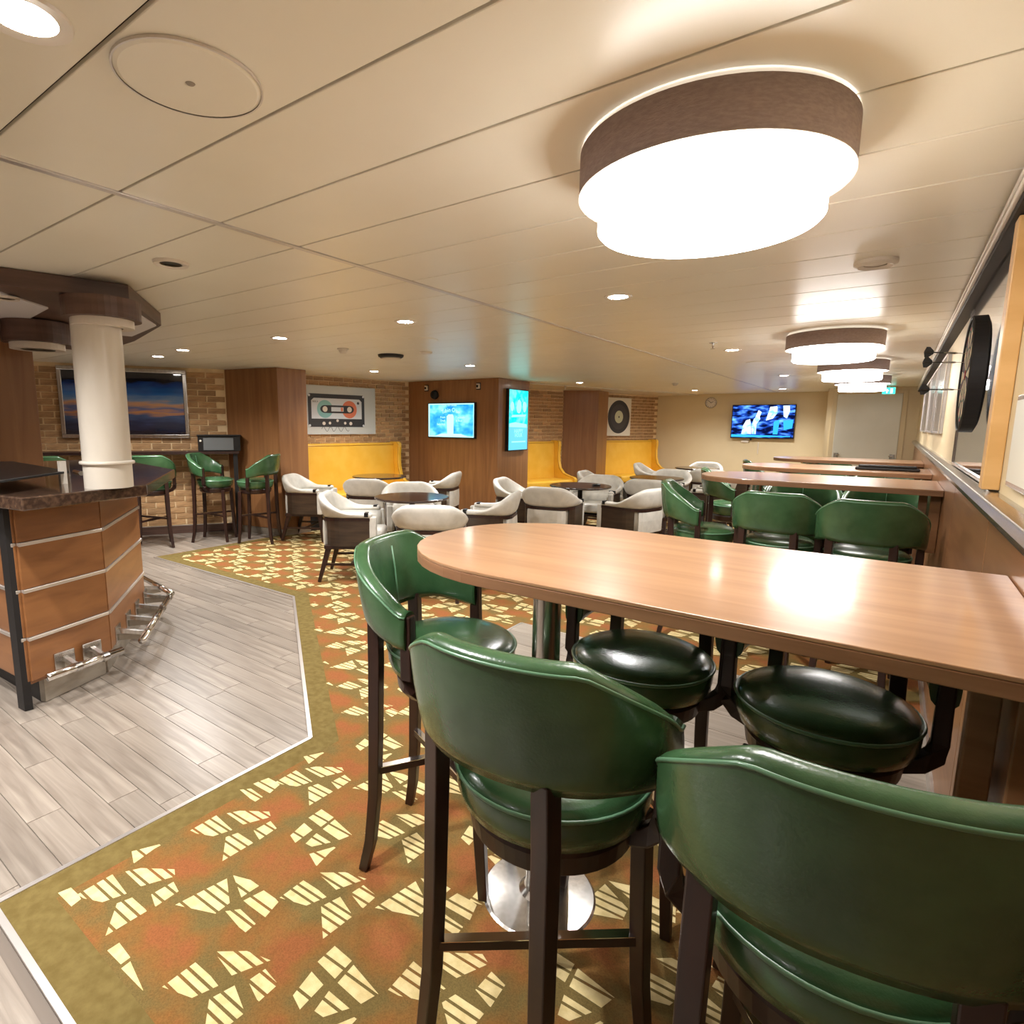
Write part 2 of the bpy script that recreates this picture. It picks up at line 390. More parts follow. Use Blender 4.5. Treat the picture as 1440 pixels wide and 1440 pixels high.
# walls
XR = .25
structure(obj('wall_right', bx(XR, XR + .1, -3, 12.6, 1.2, H), m_wall)); wr = bpy.data.objects['wall_right']
y = -2.6; k = 0
while y < 11.5:
    obj('wainscot_panel', bx(XR - .012, XR + .02, y + .002, min(y + 1.2, 11.5) - .002, .08, 1.2), m_wains, wr, bevel=.002, seg=1); y += 1.2
structure(obj('baseboard_right', bx(XR - .022, XR, -3, 11.5, 0.001, .08), m_alu))
rail = structure(obj('trim_4', prism(B(), [(0, 0)] * 0 or [(-.0, 1.17), (-.02, 1.175), (-.045, 1.195), (-.052, 1.215), (-.045, 1.235), (-.02, 1.245), (0, 1.245)], 0, 14.5), m_chrome, None, smooth=False, bevel=.003))
rail.rotation_euler = (PI / 2, 0, 0); rail.location = (XR, 11.5, 0); rail['label'] = 'rounded metal chair rail along the right wall'
corn = structure(obj('trim_5', bx(XR - .05, XR + .02, -3, 11.5, H - .085, H - .001), m_blackm)); corn['label'] = 'black cornice with two bright metal lines along the right wall'
for xx, zz in ((XR - .053, H - .026), (XR - .053, H - .056)):
    obj('metal_line', bx(xx - .008, xx + .004, -3, 11.5, zz - .008, zz + .008), m_whitemetal, corn, bevel=.003)
structure(obj('wall_far', bx(-5.2, -.95, 12.45, 12.55, 0, H), m_wall))
dw = structure(obj('wall_door', bx(-1.0, .35, 11.5, 12.5, 0, H), m_wall))
structure(obj('wall_near', bx(-9.5, .6, -3.1, -3.0, 0, H), mat('near_wall_paint', srgb(120, 95, 75), .6)))
structure(obj('wall_left', bx(-9.5, -9.4, -3.0, 3, 0, H), m_barwood))
structure(obj('baseboard_far', bx(-4.3, -1.0, 12.43, 12.449, 0.001, .1), m_alu))

# brick walls; local frame x along, y out of wall
def brick_wall(name, fm, L, sep, bw=.205, bh=.062, jt=.012, limit=300, x_vis=(0, 99), z_vis=0.0, z0=.12):
    base = structure(obj(name, bx(0, L, 0, .1, 0, H), m_mortar)); base.matrix_world = fm
    meshes = []
    for k in range(4):
        bm = bx(-bw / 2, bw / 2, -.009 - .003 * (k % 2), .004, -bh / 2, bh / 2)
        for v in bm.verts: v.co.x += random.uniform(-.003, .003); v.co.z += random.uniform(-.003, .003)
        me = bpy.data.meshes.new('brick'); bmesh.ops.bevel(bm, geom=list(bm.edges), offset=.004, segments=1); bm.to_mesh(me); bm.free(); me.materials.append(m_brick); meshes.append(me)
    n = 0; z = z0 + bh / 2; row = 0; rest = B()
    rows = []
    while z < H - .02:
        x = bw / 2 + (bw / 2 if row % 2 else 0)
        xs = []
        if row % 2: xs.append((bw / 4 + .0, .5))
        while x < L - bw / 2 + .01: xs.append((x + (jt / 2), 1)); x += bw + jt
        rows.append((z, xs)); z += bh + jt; row += 1
    for z, xs in reversed(rows):
        for x, s in xs:
            vis = x_vis[0] <= x <= x_vis[1] and z > z_vis
            if sep and n < limit and vis:
                o = bpy.data.objects.new('brick', random.choice(meshes)); C.objects.link(o); o.parent = base; o.location = (x, 0, z); o.scale = (s - .02, 1, 1); n += 1
            else:
                box(rest, x - bw / 2 * s, x + bw / 2 * s - .004, -.01, .004, z - bh / 2, z + bh / 2)
    if len(rest.verts):
        r = obj('brickwork', rest, m_brick, base); r['kind'] = 'stuff'
    else: rest.free()
    obj('base_strip', bx(0, L, -.02, 0, 0.001, .1), m_canopy, base); obj('base_line', bx(0, L, -.024, 0, .1, .108), m_alu, base)
    return base
brick_wall('wall_left_brick', F_L, 3.6, True, x_vis=(1.1, 3.6), z_vis=.0)
brick_wall('wall_booth_brick', F_2, 2.25, True, bw=.15, bh=.05, jt=.011, x_vis=(0, 3), z_vis=1.0)
brick_wall('wall_far_brick', F_3, 4.84, True, bw=.19, bh=.05, jt=.012, x_vis=(.9, 2.1), z_vis=1.0)

# wood clad pillars
def pillar(poly, label, nm='pillar', base=True, split=None):
    p = thing(nm, label, 'pillar'); p['kind'] = 'structure'
    obj('core', prism(B(), [(x, y) for x, y in poly], .09, H - .002), m_pillar, p, bevel=.003, seg=1)
    obj('base_band', prism(B(), [(x, y) for x, y in poly], 0.001, .088), m_plate, p)
    return p
pillar([(-6.99, 4.17), (-6.12, 4.33), (-6.10, 4.74), (-7.0, 4.74)], 'dark veneered pillar between the picture wall and the cassette poster')
P2 = pillar([(-6.5, 6.93), (-4.64, 6.93), (-4.68, 7.86), (-6.5, 7.86)], 'wide veneered pillar block carrying the two blue menu screens')
pillar([(-5.13, 9.76), (-4.5, 10.04), (-4.55, 10.6), (-4.9, 10.72)], 'dark veneered pillar between the two far yellow booths')
# pale bulkhead strip over the far booths
bk = structure(obj('trim_6', prism(B(), [(-5.72, 7.86), (-4.78, 7.9), (-4.2, 9.8), (-3.62, 11.4), (-3.4, 12.45), (-4.2, 12.45)], H - .018, H - .002), m_offw)); bk['label'] = 'pale bulkhead strip at the ceiling above the far booths'

# ------------------------------------------------------------------ far wall: doors, clock, television
door = structure(obj('door_1', bx(-.86, .02, 11.47, 11.499, .02, 1.975), m_doorw, None, bevel=.004))
door['label'] = 'wide pale door panel with a steel handle on each side in the far wall'
for sx in (-1, 1):
    hx = -.42 + sx * .385
    h = obj('door_handle', bx(hx - .035, hx + .035, 11.455, 11.469, .93, 1.01), m_chrome, door, bevel=.004)
    obj('lever', tube(B(), [(hx, 11.47, .98), (hx, 11.43, .98), (hx - sx * .05, 11.43, .98)], .008), m_chrome, h)
structure(obj('trim_7', box(box(bx(-.93, -.862, 11.475, 11.499, 0.001, 2.03), .022, .09, 11.475, 11.499, 0.001, 2.03), -.862, .022, 11.475, 11.499, 1.978, 2.03), m_wall, None, bevel=.003))
ex = thing('exit_sign', 'small lit green exit sign at the ceiling before the far doors', 'exit sign', (-.17, 11.2, 2.0))
obj('housing', bx(-.09, .09, -.015, .015, -.05, .06), m_white, ex, bevel=.004)
obj('hanger', bx(-.01, .01, -.01, .01, .06, .079), m_white, ex)
obj('lit_face', bx(-.082, .082, -.019, -.0151, -.044, .054), emis('exit_green', (.05, .75, .6, 1), .5), ex)
obj('running_figure', box(box(bx(-.03, -.015, -.021, -.0191, -.03, .03), -.045, .0, -.021, -.0191, .0, .012), .02, .05, -.021, -.0191, -.035, .04), emis('exit_white', (.8, 1, .95, 1), .6), ex)

cl = thing('wall_clock', 'round steel wall clock on the cream far wall left of the television', 'clock', (-3.12, 12.45, 1.905))
cb = obj('case', lathe(B(), [(0, 0), (.105, 0), (.112, .01), (.112, .03), (.1, .036), (.094, .03), (.094, .02), (0, .02)]), m_chrome, cl, smooth=True); cb.rotation_euler = (PI / 2, 0, 0)
cd = obj('dial', lathe(B(), [(0, .0205), (.093, .0205), (.093, .023), (0, .023)]), m_white, cl); cd.rotation_euler = (PI / 2, 0, 0)
for a, ln in ((65, .05), (-50, .075)):
    h = obj('hand', bx(-.004, .004, -.026, -.0235, -.01, ln), m_black, cl); h.rotation_euler = (0, math.radians(a), 0)
for k in range(12):
    t = obj('hour_mark', bx(-.003, .003, -.0255, -.0235, .072, .086), m_black, cl); t.rotation_euler = (0, k * PI / 6, 0)

def screen_mat(name, c1, c2, c3, scale, strength, stops=(.35, .5, .68)):
    m = bpy.data.materials.new(name); m.use_nodes = True; nt = m.node_tree; nt.nodes.remove(nt.nodes['Principled BSDF'])
    e = nt.nodes.new('ShaderNodeEmission'); e.inputs[1].default_value = strength
    tc = nt.nodes.new('ShaderNodeTexCoord'); mp = nt.nodes.new('ShaderNodeMapping'); mp.inputs['Scale'].default_value = scale
    nz = nt.nodes.new('ShaderNodeTexNoise'); nz.inputs['Scale'].default_value = 1; nz.inputs['Detail'].default_value = 2
    cr = nt.nodes.new('ShaderNodeValToRGB'); el = cr.color_ramp.elements
    el[0].position = stops[0]; el[0].color = c1; el[1].position = stops[2]; el[1].color = c3; k = el.new(stops[1]); k.color = c2
    nt.links.new(tc.outputs['Object'], mp.inputs[0]); nt.links.new(mp.outputs[0], nz.inputs['Vector']); nt.links.new(nz.outputs[0], cr.inputs[0])
    nt.links.new(cr.outputs[0], e.inputs[0]); nt.links.new(e.outputs[0], nt.nodes['Material Output'].inputs[0]); return m
tv = thing('television', 'black flat television showing a blurred blue concert scene, on the cream far wall', 'television', (-2.13, 12.45, 1.53))
obj('body', bx(-.56, .56, -.09, -.05, -.325, .325), m_black, tv, bevel=.006)
obj('wall_bracket', bx(-.2, .2, -.05, 0, -.15, .15), m_black, tv)
scr = obj('screen', bx(-.545, .545, -.0925, -.0905, -.305, .312), screen_mat('tv_picture', (.002, .004, .03, 1), (.01, .05, .35, 1), (.15, .45, .95, 1), (5, 1, 14), .42, (.42, .52, .72)), tv)
def flat(poly, y, t=.0012):
    """thin plate in the x-z plane facing -y"""
    bm = B(); a = [bm.verts.new((x, y, z)) for x, z in poly]; b = [bm.verts.new((x, y - t, z)) for x, z in poly]; n = len(poly)
    bm.faces.new(a); bm.faces.new(b[::-1])
    for i in range(n): bm.faces.new((a[i], a[(i + 1) % n], b[(i + 1) % n], b[i]))
    return bm
def disc(cx, cz, r, n=28, sx=1): return [(cx + r * sx * math.cos(2 * PI * i / n), cz + r * math.sin(2 * PI * i / n)) for i in range(n)]
m_tvw = screen_mat('tv_pale_figure', (.2, .55, .9, 1), (.6, .85, 1, 1), (.95, 1, 1, 1), (9, 1, 9), .4)
m_tvc = emis('tv_cyan', (.03, .35, .85, 1), .42)
for nm, poly, mm in (('picture_figure', [(-.36, -.24), (-.34, -.08), (-.29, .02), (-.22, .05), (-.2, -.05), (-.18, -.24)], m_tvw),
                     ('picture_figure', [(-.17, -.24), (-.19, -.08), (-.15, .06), (-.05, .1), (-.02, .18), (-.08, .22), (-.04, .05), (-.1, -.05), (-.1, -.24)], m_tvw),
                     ('picture_figure', [(.06, .02), (.09, .15), (.12, .28), (.24, .29), (.25, .16), (.18, .06)], m_tvw),
                     ('picture_figure', [(.34, .3), (.36, .1), (.42, .06), (.46, .2), (.45, .3)], m_tvw),
                     ('picture_figure', [(.2, -.24), (.2, .0), (.3, .04), (.28, -.24)], m_tvc),
                     ('picture_figure', [(.38, -.16), (.36, .02), (.53, .04), (.52, -.12)], m_tvc),
                     ('picture_caption_bar', [(-.545, -.3), (-.545, -.25), (.1, -.262), (.5, -.27), (.5, -.285), (-.2, -.3)], m_tvc)):
    o = obj(nm, flat(poly, -.0926), mm, scr)
obj('sensor_box', bx(-.2, -.17, -.08, -.05, -.36, -.325), m_black, tv)
tag(obj('wall_socket', bx(-2.5, -2.36, 12.43, 12.449, 1.12, 1.165), m_white, None, bevel=.003), 'white cable plate on the far wall just under the television', 'wall plate')
tag(obj('cable_cover', bx(-2.19, -2.175, 12.437, 12.449, .9, 1.13), m_white), 'thin vertical cable cover on the far wall below the television', 'cable cover')

# ------------------------------------------------------------------ menu screens on the wide pillar
m_cyan = screen_mat('menu_blue', srgb(40, 150, 235), srgb(80, 195, 245), srgb(150, 245, 250), (5, 5, 7), .3, (.35, .5, .66))
m_cyw = emis('menu_pale', srgb(190, 250, 255), .32)
m_teal = screen_mat('menu_teal', srgb(10, 215, 215), srgb(40, 240, 235), srgb(120, 255, 250), (8, 8, 8), .33)
m_tealw = emis('menu_teal_pale', srgb(160, 255, 255), .32)
m_dteal = emis('menu_teal_dark', srgb(10, 130, 140), .4)
mn = thing('menu_screen', 'landscape blue menu screen with a tall glass picture on the wide pillar front', 'screen', (-5.465, 6.93, 1.478))
obj('bezel', bx(-.45, .45, -.05, -.0005, -.265, .265), m_black, mn, bevel=.004)
s1 = obj('display', bx(-.435, .435, -.053, -.051, -.25, .25), m_cyan, mn)
obj('glow_border', box(box(box(bx(-.435, .435, -.0545, -.0531, -.25, -.235), -.435, .435, -.0545, -.0531, .235, .25), -.435, -.41, -.0545, -.0531, -.235, .235), .425, .435, -.0545, -.0531, -.235, .235), m_cyw, s1)
obj('glass_picture', flat([(-.065, -.2), (-.075, .06), (-.04, .09), (.04, .09), (.06, .06), (.055, -.2)], -.0531), m_cyw, s1)
obj('counter_picture', flat([(-.3, -.235), (-.18, -.2), (.2, -.2), (.32, -.235)], -.0531), m_cyw, s1)
TX = (PI / 2, 0, 0)
for k, ch in enumerate('Tubin Crew'):
    a = (k - 4.5) / 4.5; text_mesh(ch, .085, m_cyw, s1, loc=(a * .15, -.0545, .155 - .03 * a * a), rot=(PI / 2, a * .35, 0))
text_mesh('ALL DAY DRINKS', .03, m_cyw, s1, loc=(0, -.0545, .22), rot=TX)
for t, x, z, al in (('Fresh', -.1, .045, 'RIGHT'), ('Draft', -.1, -.005, 'RIGHT'), ('Selection', -.1, -.06, 'RIGHT'), ('Cocktails', .1, .045, 'LEFT'), ('& Beer', .1, -.005, 'LEFT')):
    text_mesh(t, .045, m_cyw, s1, loc=(x, -.0545, z), rot=TX, align=al)
mp_ = thing('portrait_screen', 'upright teal promotional screen on the right side of the wide pillar', 'screen', (-4.66, 7.435, 1.49), PI / 2 + .043)
obj('bezel', bx(-.3, .3, -.05, -.0005, -.455, .455), m_black, mp_, bevel=.004)
s2 = obj('display', bx(-.28, .28, -.053, -.051, -.44, .44), m_teal, mp_)
obj('lower_panel', flat([(-.28, -.44), (-.28, -.07), (.28, -.1), (.28, -.44)], -.0531), emis('menu_sky', srgb(110, 205, 240), .3), s2)
obj('pale_band', flat([(-.28, -.1), (-.28, -.05), (-.1, -.03), (.26, -.06), (.26, -.11)], -.0545), m_tealw, s2)
for px, r in ((-.2, .07), (.0, .1), (.17, .08)):
    obj('drink_picture', flat(disc(px, .2, r, 20, .8), -.0531), m_tealw, s2)
obj('drink_outline', tube(B(), [(-.12, -.0545, .1), (-.05, -.0545, .28), (.02, -.0545, .34), (.1, -.0545, .26), (.14, -.0545, .1)], .004, 5), m_dteal, s2)
obj('brush_stroke', flat([(-.22, .04), (-.2, .075), (.24, .09), (.2, .055)], -.0531), m_tealw, s2)
obj('footer_line', flat([(-.2, -.33), (-.2, -.31), (.22, -.31), (.22, -.33)], -.0545), m_tealw, s2)
text_mesh('HAPPY', .09, m_tealw, s2, loc=(0, -.056, -.165), rot=TX); text_mesh('HOUR', .08, m_tealw, s2, loc=(0, -.056, -.225), rot=TX)
for i, xx in enumerate((-5.984, -4.989)):
    b_ = thing('wall_bracket', ['white C-shaped bracket above the left corner of the landscape menu screen', 'white C-shaped bracket above the right of the landscape menu screen'][i], 'bracket', (xx, 6.93, 1.972), 0, 'white brackets high on the wide pillar')
    obj('plate', bx(-.04, .04, -.004, -.0005, -.05, .05), m_black, b_)
    obj('clip', box(box(bx(.015, .03, -.03, -.004, -.035, .035), -.02, .015, -.03, -.004, .02, .035), -.02, .015, -.03, -.004, -.035, -.02), m_white, b_)
sp = thing('wall_speaker', 'small round black speaker above the landscape menu screen', 'speaker', (-5.8, 6.93, 1.865))
o = obj('housing', lathe(B(), [(0, 0), (.06, 0), (.07, .02), (.06, .06), (0, .07)]), m_blackm, sp, smooth=True); o.rotation_euler = (PI / 2, 0, 0)
o = obj('grille', lathe(B(), [(.045, .068), (.05, .074), (.055, .068)], n=32), m_black, sp, smooth=True); o.rotation_euler = (PI / 2, 0, 0)

# ------------------------------------------------------------------ wall art (built facing local -y, set on the wall frame rotated by 180 degrees)
def on_wall(o, fm, x, z):
    o.matrix_world = fm @ Matrix.Translation((x, -.014, z))
cas = thing('cassette_poster', 'grey wall panel picturing a black cassette tape with teal and orange reels', 'picture')
on_wall(cas, F_2, .90, 1.6)
obj('board', bx(-.66, .66, -.035, -.0005, -.34, .34), mat('poster_grey', srgb(196, 200, 196), .45, 0, srgb(206, 206, 200), (2, 2, 2)), cas, bevel=.003)
m_ink = mat('print_charcoal', srgb(52, 50, 50), .5); m_lab = mat('print_label', srgb(214, 218, 222), .5)
tape = obj('cassette_print', flat([(-.46, .2), (-.44, .225), (.44, .225), (.46, .2), (.46, -.21), (.44, -.235), (-.44, -.235), (-.46, -.21)], -.035, .003), m_ink, cas)
obj('label_print', flat([(-.41, .13), (-.37, .165), (.37, .165), (.41, .13), (.41, -.12), (-.41, -.12)], -.038, .002), m_lab, tape)
obj('teal_disc', flat(disc(-.2, .015, .125, 36), -.04, .001), mat('print_teal', srgb(140, 190, 186), .5), tape)
obj('orange_disc', flat(disc(.2, .015, .125, 36), -.04, .001), mat('print_orange', srgb(222, 124, 88), .5), tape)
obj('window_surround', flat([(x, z) for x, z in [(-.2 + .075 * math.cos(a), .015 + .055 * math.sin(a)) for a in [PI / 2 + PI * i / 10 for i in range(11)]] + [(.2 + .075 * math.cos(a), .015 + .055 * math.sin(a)) for a in [-PI / 2 + PI * i / 10 for i in range(11)]]], -.041, .001), m_ink, tape)
obj('tape_window', flat([(-.1, -.015), (-.1, .045), (.1, .045), (.1, -.015)], -.042, .001), m_lab, tape)
obj('orange_mark', flat([(.055, -.012), (.055, .042), (.09, .042), (.09, -.012)], -.0431, .0008), MATS['print_orange'], tape)
for sx in (-1, 1): obj('reel_hub', flat(disc(sx * .2, .015, .04, 12), -.042, .001), m_white, tape)
for q in ((-.44, .2), (.44, .205), (-.44, -.215), (.44, -.215)): obj('screw_print', flat(disc(q[0], q[1], .017, 12), -.038, .001), m_lab, tape)
for q, r in (((-.22, -.185), .025), ((-.125, -.18), .02), ((0, -.145), .02), ((.125, -.18), .02), ((.22, -.185), .025)): obj('hole_print', flat(disc(q[0], q[1], r, 14), -.038, .001), m_white, tape)
obj('corner_dot', flat(disc(.35, .11, .02, 12), -.04, .001), m_ink, tape)
pts = [(-.26 + .01 * i, -.037, -.265 + .035 * math.sin(i * .55) * (1 if i % 7 else .6)) for i in range(46)]
obj('tape_squiggle', tube(B(), pts, .0025, 4), m_ink, cas)
text_mesh('SIDE A', .03, m_ink, tape, loc=(-.35, -.0415, .115), rot=TX)

rec = thing('record_poster', 'white wall panel picturing a black vinyl record above the farthest booth', 'picture')
on_wall(rec, F_3, 3.52, 1.6)
obj('board', bx(-.4, .4, -.035, -.0005, -.38, .38), mat('poster_white', srgb(226, 220, 206), .5), rec, bevel=.003)
rp = obj('record_print', flat(disc(.03, 0, .33, 48), -.035, .002), m_ink, rec)
obj('groove_print', (lambda bm: bm)(flat(disc(.03, 0, .25, 40), -.037, .0006)), mat('print_groove', srgb(66, 62, 60), .4), rp)
obj('record_label', flat(disc(.03, 0, .125, 32), -.0376, .001), mat('print_cream', srgb(210, 214, 184), .5), rp)
obj('record_hole', flat(disc(.03, 0, .02, 12), -.0386, .0006), m_ink, rp)

# big framed landscape on the left brick wall
pic = thing('framed_photograph', 'large silver framed glossy photograph of a blue lake at sunset on the left brick wall', 'picture')
def fl_x(s): return 3.6 - s     # s = distance from the pillar end
on_wall(pic, F_L, fl_x(1.13), 1.63)
PW, PH = .67, .415
obj('frame', (lambda bm: bm)(box(box(box(bx(-PW, PW, -.05, -.0005, PH - .045, PH), -PW, PW, -.05, -.0005, -PH, -PH + .045), -PW, -PW + .045, -.05, -.0005, -PH + .045, PH - .045), PW - .045, PW, -.05, -.0005, -PH + .045, PH - .045)), m_chrome, pic, bevel=.006)
pm_ = bpy.data.materials.new('lake_photo'); pm_.use_nodes = True
def lake():
    nt = pm_.node_tree; b = nt.nodes['Principled BSDF']; b.inputs['Roughness'].default_value = .05; b.inputs['Coat Weight'].default_value = .6
    tc = nt.nodes.new('ShaderNodeTexCoord'); sx = nt.nodes.new('ShaderNodeSeparateXYZ'); nt.links.new(tc.outputs['Object'], sx.inputs[0])
    mp = nt.nodes.new('ShaderNodeMapping'); mp.inputs['Scale'].default_value = (3, 1, 18); nt.links.new(tc.outputs['Object'], mp.inputs[0])
    nz = nt.nodes.new('ShaderNodeTexNoise'); nz.inputs['Scale'].default_value = 1; nt.links.new(mp.outputs[0], nz.inputs['Vector'])
    a = nt.nodes.new('ShaderNodeMath'); a.operation = 'MULTIPLY_ADD'; a.inputs[1].default_value = .16; nt.links.new(nz.outputs[0], a.inputs[0]); nt.links.new(sx.outputs[2], a.inputs[2])
    mr = nt.nodes.new('ShaderNodeMapRange'); mr.inputs[1].default_value = -.3; mr.inputs[2].default_value = .45; nt.links.new(a.outputs[0], mr.inputs[0])
    cr = nt.nodes.new('ShaderNodeValToRGB'); e = cr.color_ramp.elements
    e[0].position = 0; e[0].color = srgb(20, 20, 26); e[1].position = 1; e[1].color = srgb(28, 30, 38)
    for p, c in ((.2, (40, 50, 80)), (.3, (70, 90, 130)), (.36, (200, 140, 90)), (.42, (90, 110, 160)), (.5, (210, 160, 120)), (.56, (120, 150, 190)), (.66, (50, 110, 190)), (.82, (25, 60, 130)), (.86, (28, 30, 40))):
        k = e.new(p); k.color = srgb(*c)
    nt.links.new(mr.outputs[0], cr.inputs[0]); nt.links.new(cr.outputs[0], b.inputs['Base Color'])
lake()
obj('photograph', bx(-PW + .045, PW - .045, -.035, -.001, -PH + .045, PH - .045), pm_, pic)

# ------------------------------------------------------------------ green bar stools
def stool_path(n=30):
    out = []
    for i in range(n + 1):
        s = -1 + 2 * i / n; a = s * 1.5              # angle from the rear (-y)
        k = 1 + .05 * abs(math.sin(2 * a)) ** 2
        x = .255 * k * math.sin(a); y = -.255 * k * math.cos(a)
        if abs(a) > PI / 2: x = math.copysign(.255, x); y = (abs(a) - PI / 2) * .9
        out.append(((x, y), (math.sin(a), -math.cos(a)), s))
    return out
def stool_top(s):
    a = abs(s); return 1.05 - .155 * max(0, min(1, (a - .34) / .6)) ** 1.15
def stool_section(s):
    zt = stool_top(s); zb = .815 - .03 * smoothstep(.5, 1, abs(s)); h = zt - zb; t = .046; fl = .03 * (1 - smoothstep(.5, 1, abs(s)))
    out = [(-.008, zb)]
    for k in range(1, 9):
        u = k / 9; out.append((fl * u + .004 * math.sin(PI * u), zb + (h - .012) * u))
    for a in range(0, 181, 20):
        r = t / 2; out.append((fl - r + r * math.cos(math.radians(a)), zt - .014 + .016 * math.sin(math.radians(a))))
    for k in range(8, 0, -1):
        u = k / 9; out.append((fl * u - t - .010 * math.sin(PI * u), zb + (h - .012) * u))
    out.append((-t + .006, zb)); return out
def flat_bar(a, b, hw, z0, z1):
    a = Vector(a); b = Vector(b); d = (b - a).normalized(); n = Vector((-d.y, d.x)) * hw
    return prism(B(), [tuple(a - n), tuple(b - n), tuple(b + n), tuple(a + n)], z0, z1)
def make_stool():
    t = thing('bar_stool', 'x', 'bar stool')
    bk = obj('backrest', sweep(B(), stool_path(44), stool_section), m_leather, t, smooth=True)
    for p_ in bk.data.polygons:
        if len(p_.vertices) > 4: p_.use_smooth = False
    P = stool_path(44)
    obj('piping', tube(B(), [(p[0] + n[0] * (.028 * (1 - smoothstep(.5, 1, abs(s))) + .001), p[1] + n[1] * (.028 * (1 - smoothstep(.5, 1, abs(s))) + .001), stool_top(s) - .012) for p, n, s in P], .0035, 6), m_leather2, bk, smooth=True, label='paler piping along the top edge')
    obj('center_seam', tube(B(), [(0, -.255 + .05 + .006 - fl, z) for z, fl in ((.835, .003 - .0035), (.88, .0115 - .009), (.95, .019 - .009), (1.02, .0265 - .004))], .0025, 5), m_leather2, bk, smooth=True)
    seat = obj('seat', lathe(B(), [(0, .770), (.06, .769), (.12, .765), (.165, .757), (.19, .746), (.2, .732), (.202, .718), (.2, .69), (.19, .662), (.17, .65), (0, .65)]), m_leather, t, smooth=True)
    obj('seat_piping', lathe(B(), [(.199, .732), (.203, .737), (.207, .732), (.203, .727), (.199, .732)]), m_leather2, seat, smooth=True, label='paler piping round the seat')
    obj('seat_base', lathe(B(), [(0, .6495), (.172, .6495), (.176, .64), (.17, .6), (.15, .59), (0, .59)]), m_legwood, t, smooth=False, bevel=.002)
    for s in (-1, 1):
        bm = B(); tube(bm, [(s * .142, -.194, .835), (s * .145, -.192, .7), (s * .148, -.195, .45), (s * .152, -.2, .25), (s * .16, -.212, .1), (s * .172, -.232, 0)], [.019, .019, .018, .017, .016, .014], square=True)
        obj('leg', bm, m_legwood, t, bevel=.003)
    for s in (-1, 1):
        bm = B(); tube(bm, [(s * .135, .135, .62), (s * .14, .14, .4), (s * .145, .147, .2), (s * .158, .165, 0)], [.018, .018, .017, .014], square=True)
        obj('leg', bm, m_legwood, t, bevel=.003)
    for s, dz in ((-1, 0), (1, -.024)):
        st = obj('stretcher', tube(B(), [(-s * .146, -.194, .335 + dz), (s * .14, .14, .335 + dz)], .011, square=True), m_legwood, t, bevel=.002)
        obj('foot_plate', tube(B(), [(-s * .138, -.186, .3475 + dz), (s * .132, .132, .3475 + dz)], [.0015 * 1, .0015], square=True) if 0 else flat_bar((-s * .138, -.186), (s * .132, .132), .011, .3461 + dz, .3481 + dz), m_chrome2, st, label='steel strip on top of the stretcher')
    for s in (-1, 1):
        bm = B(); tube(bm, [(s * .232, -.022, .885), (s * .232, -.022, .79), (s * .232, -.02, .7), (s * .225, -.016, .665), (s * .2, -.01, .64), (s * .16, -.005, .625)], [.016, .017, .018, .019, .019, .018], square=True)
        obj('arm_bracket', bm, m_legwood, t, bevel=.004)
    return t
STOOL = make_stool()

# ------------------------------------------------------------------ grey lounge armchairs
def lounge_path(n=32):
    # rounded U: arms at x=+-.28 from y=.22 back to the rounded rear at y=-.27
    pts = []
    hw, yf, yr, rc = .275, .2, -.265, .17
    seg = []
    L1 = yf - (yr + rc); La = PI / 2 * rc; L2 = 2 * (hw - rc); T = 2 * L1 + 2 * La + L2
    for i in range(n + 1):
        d = T * i / n; s = -1 + 2 * i / n
        if d < L1: p = (-hw, yf - d); nn = (-1, 0)
        elif d < L1 + La: a = (d - L1) / rc; p = (-hw + rc - rc * math.cos(a), yr + rc - rc * math.sin(a)); nn = (-math.cos(a), -math.sin(a))
        elif d < L1 + La + L2: p = (-hw + rc + d - L1 - La, yr); nn = (0, -1)
        elif d < L1 + 2 * La + L2: a = (d - L1 - La - L2) / rc; p = (hw - rc + rc * math.sin(a), yr + rc - rc * math.cos(a)); nn = (math.sin(a), -math.cos(a))
        else: p = (hw, yr + rc + d - L1 - 2 * La - L2); nn = (1, 0)
        pts.append((p, nn, s))
    return pts
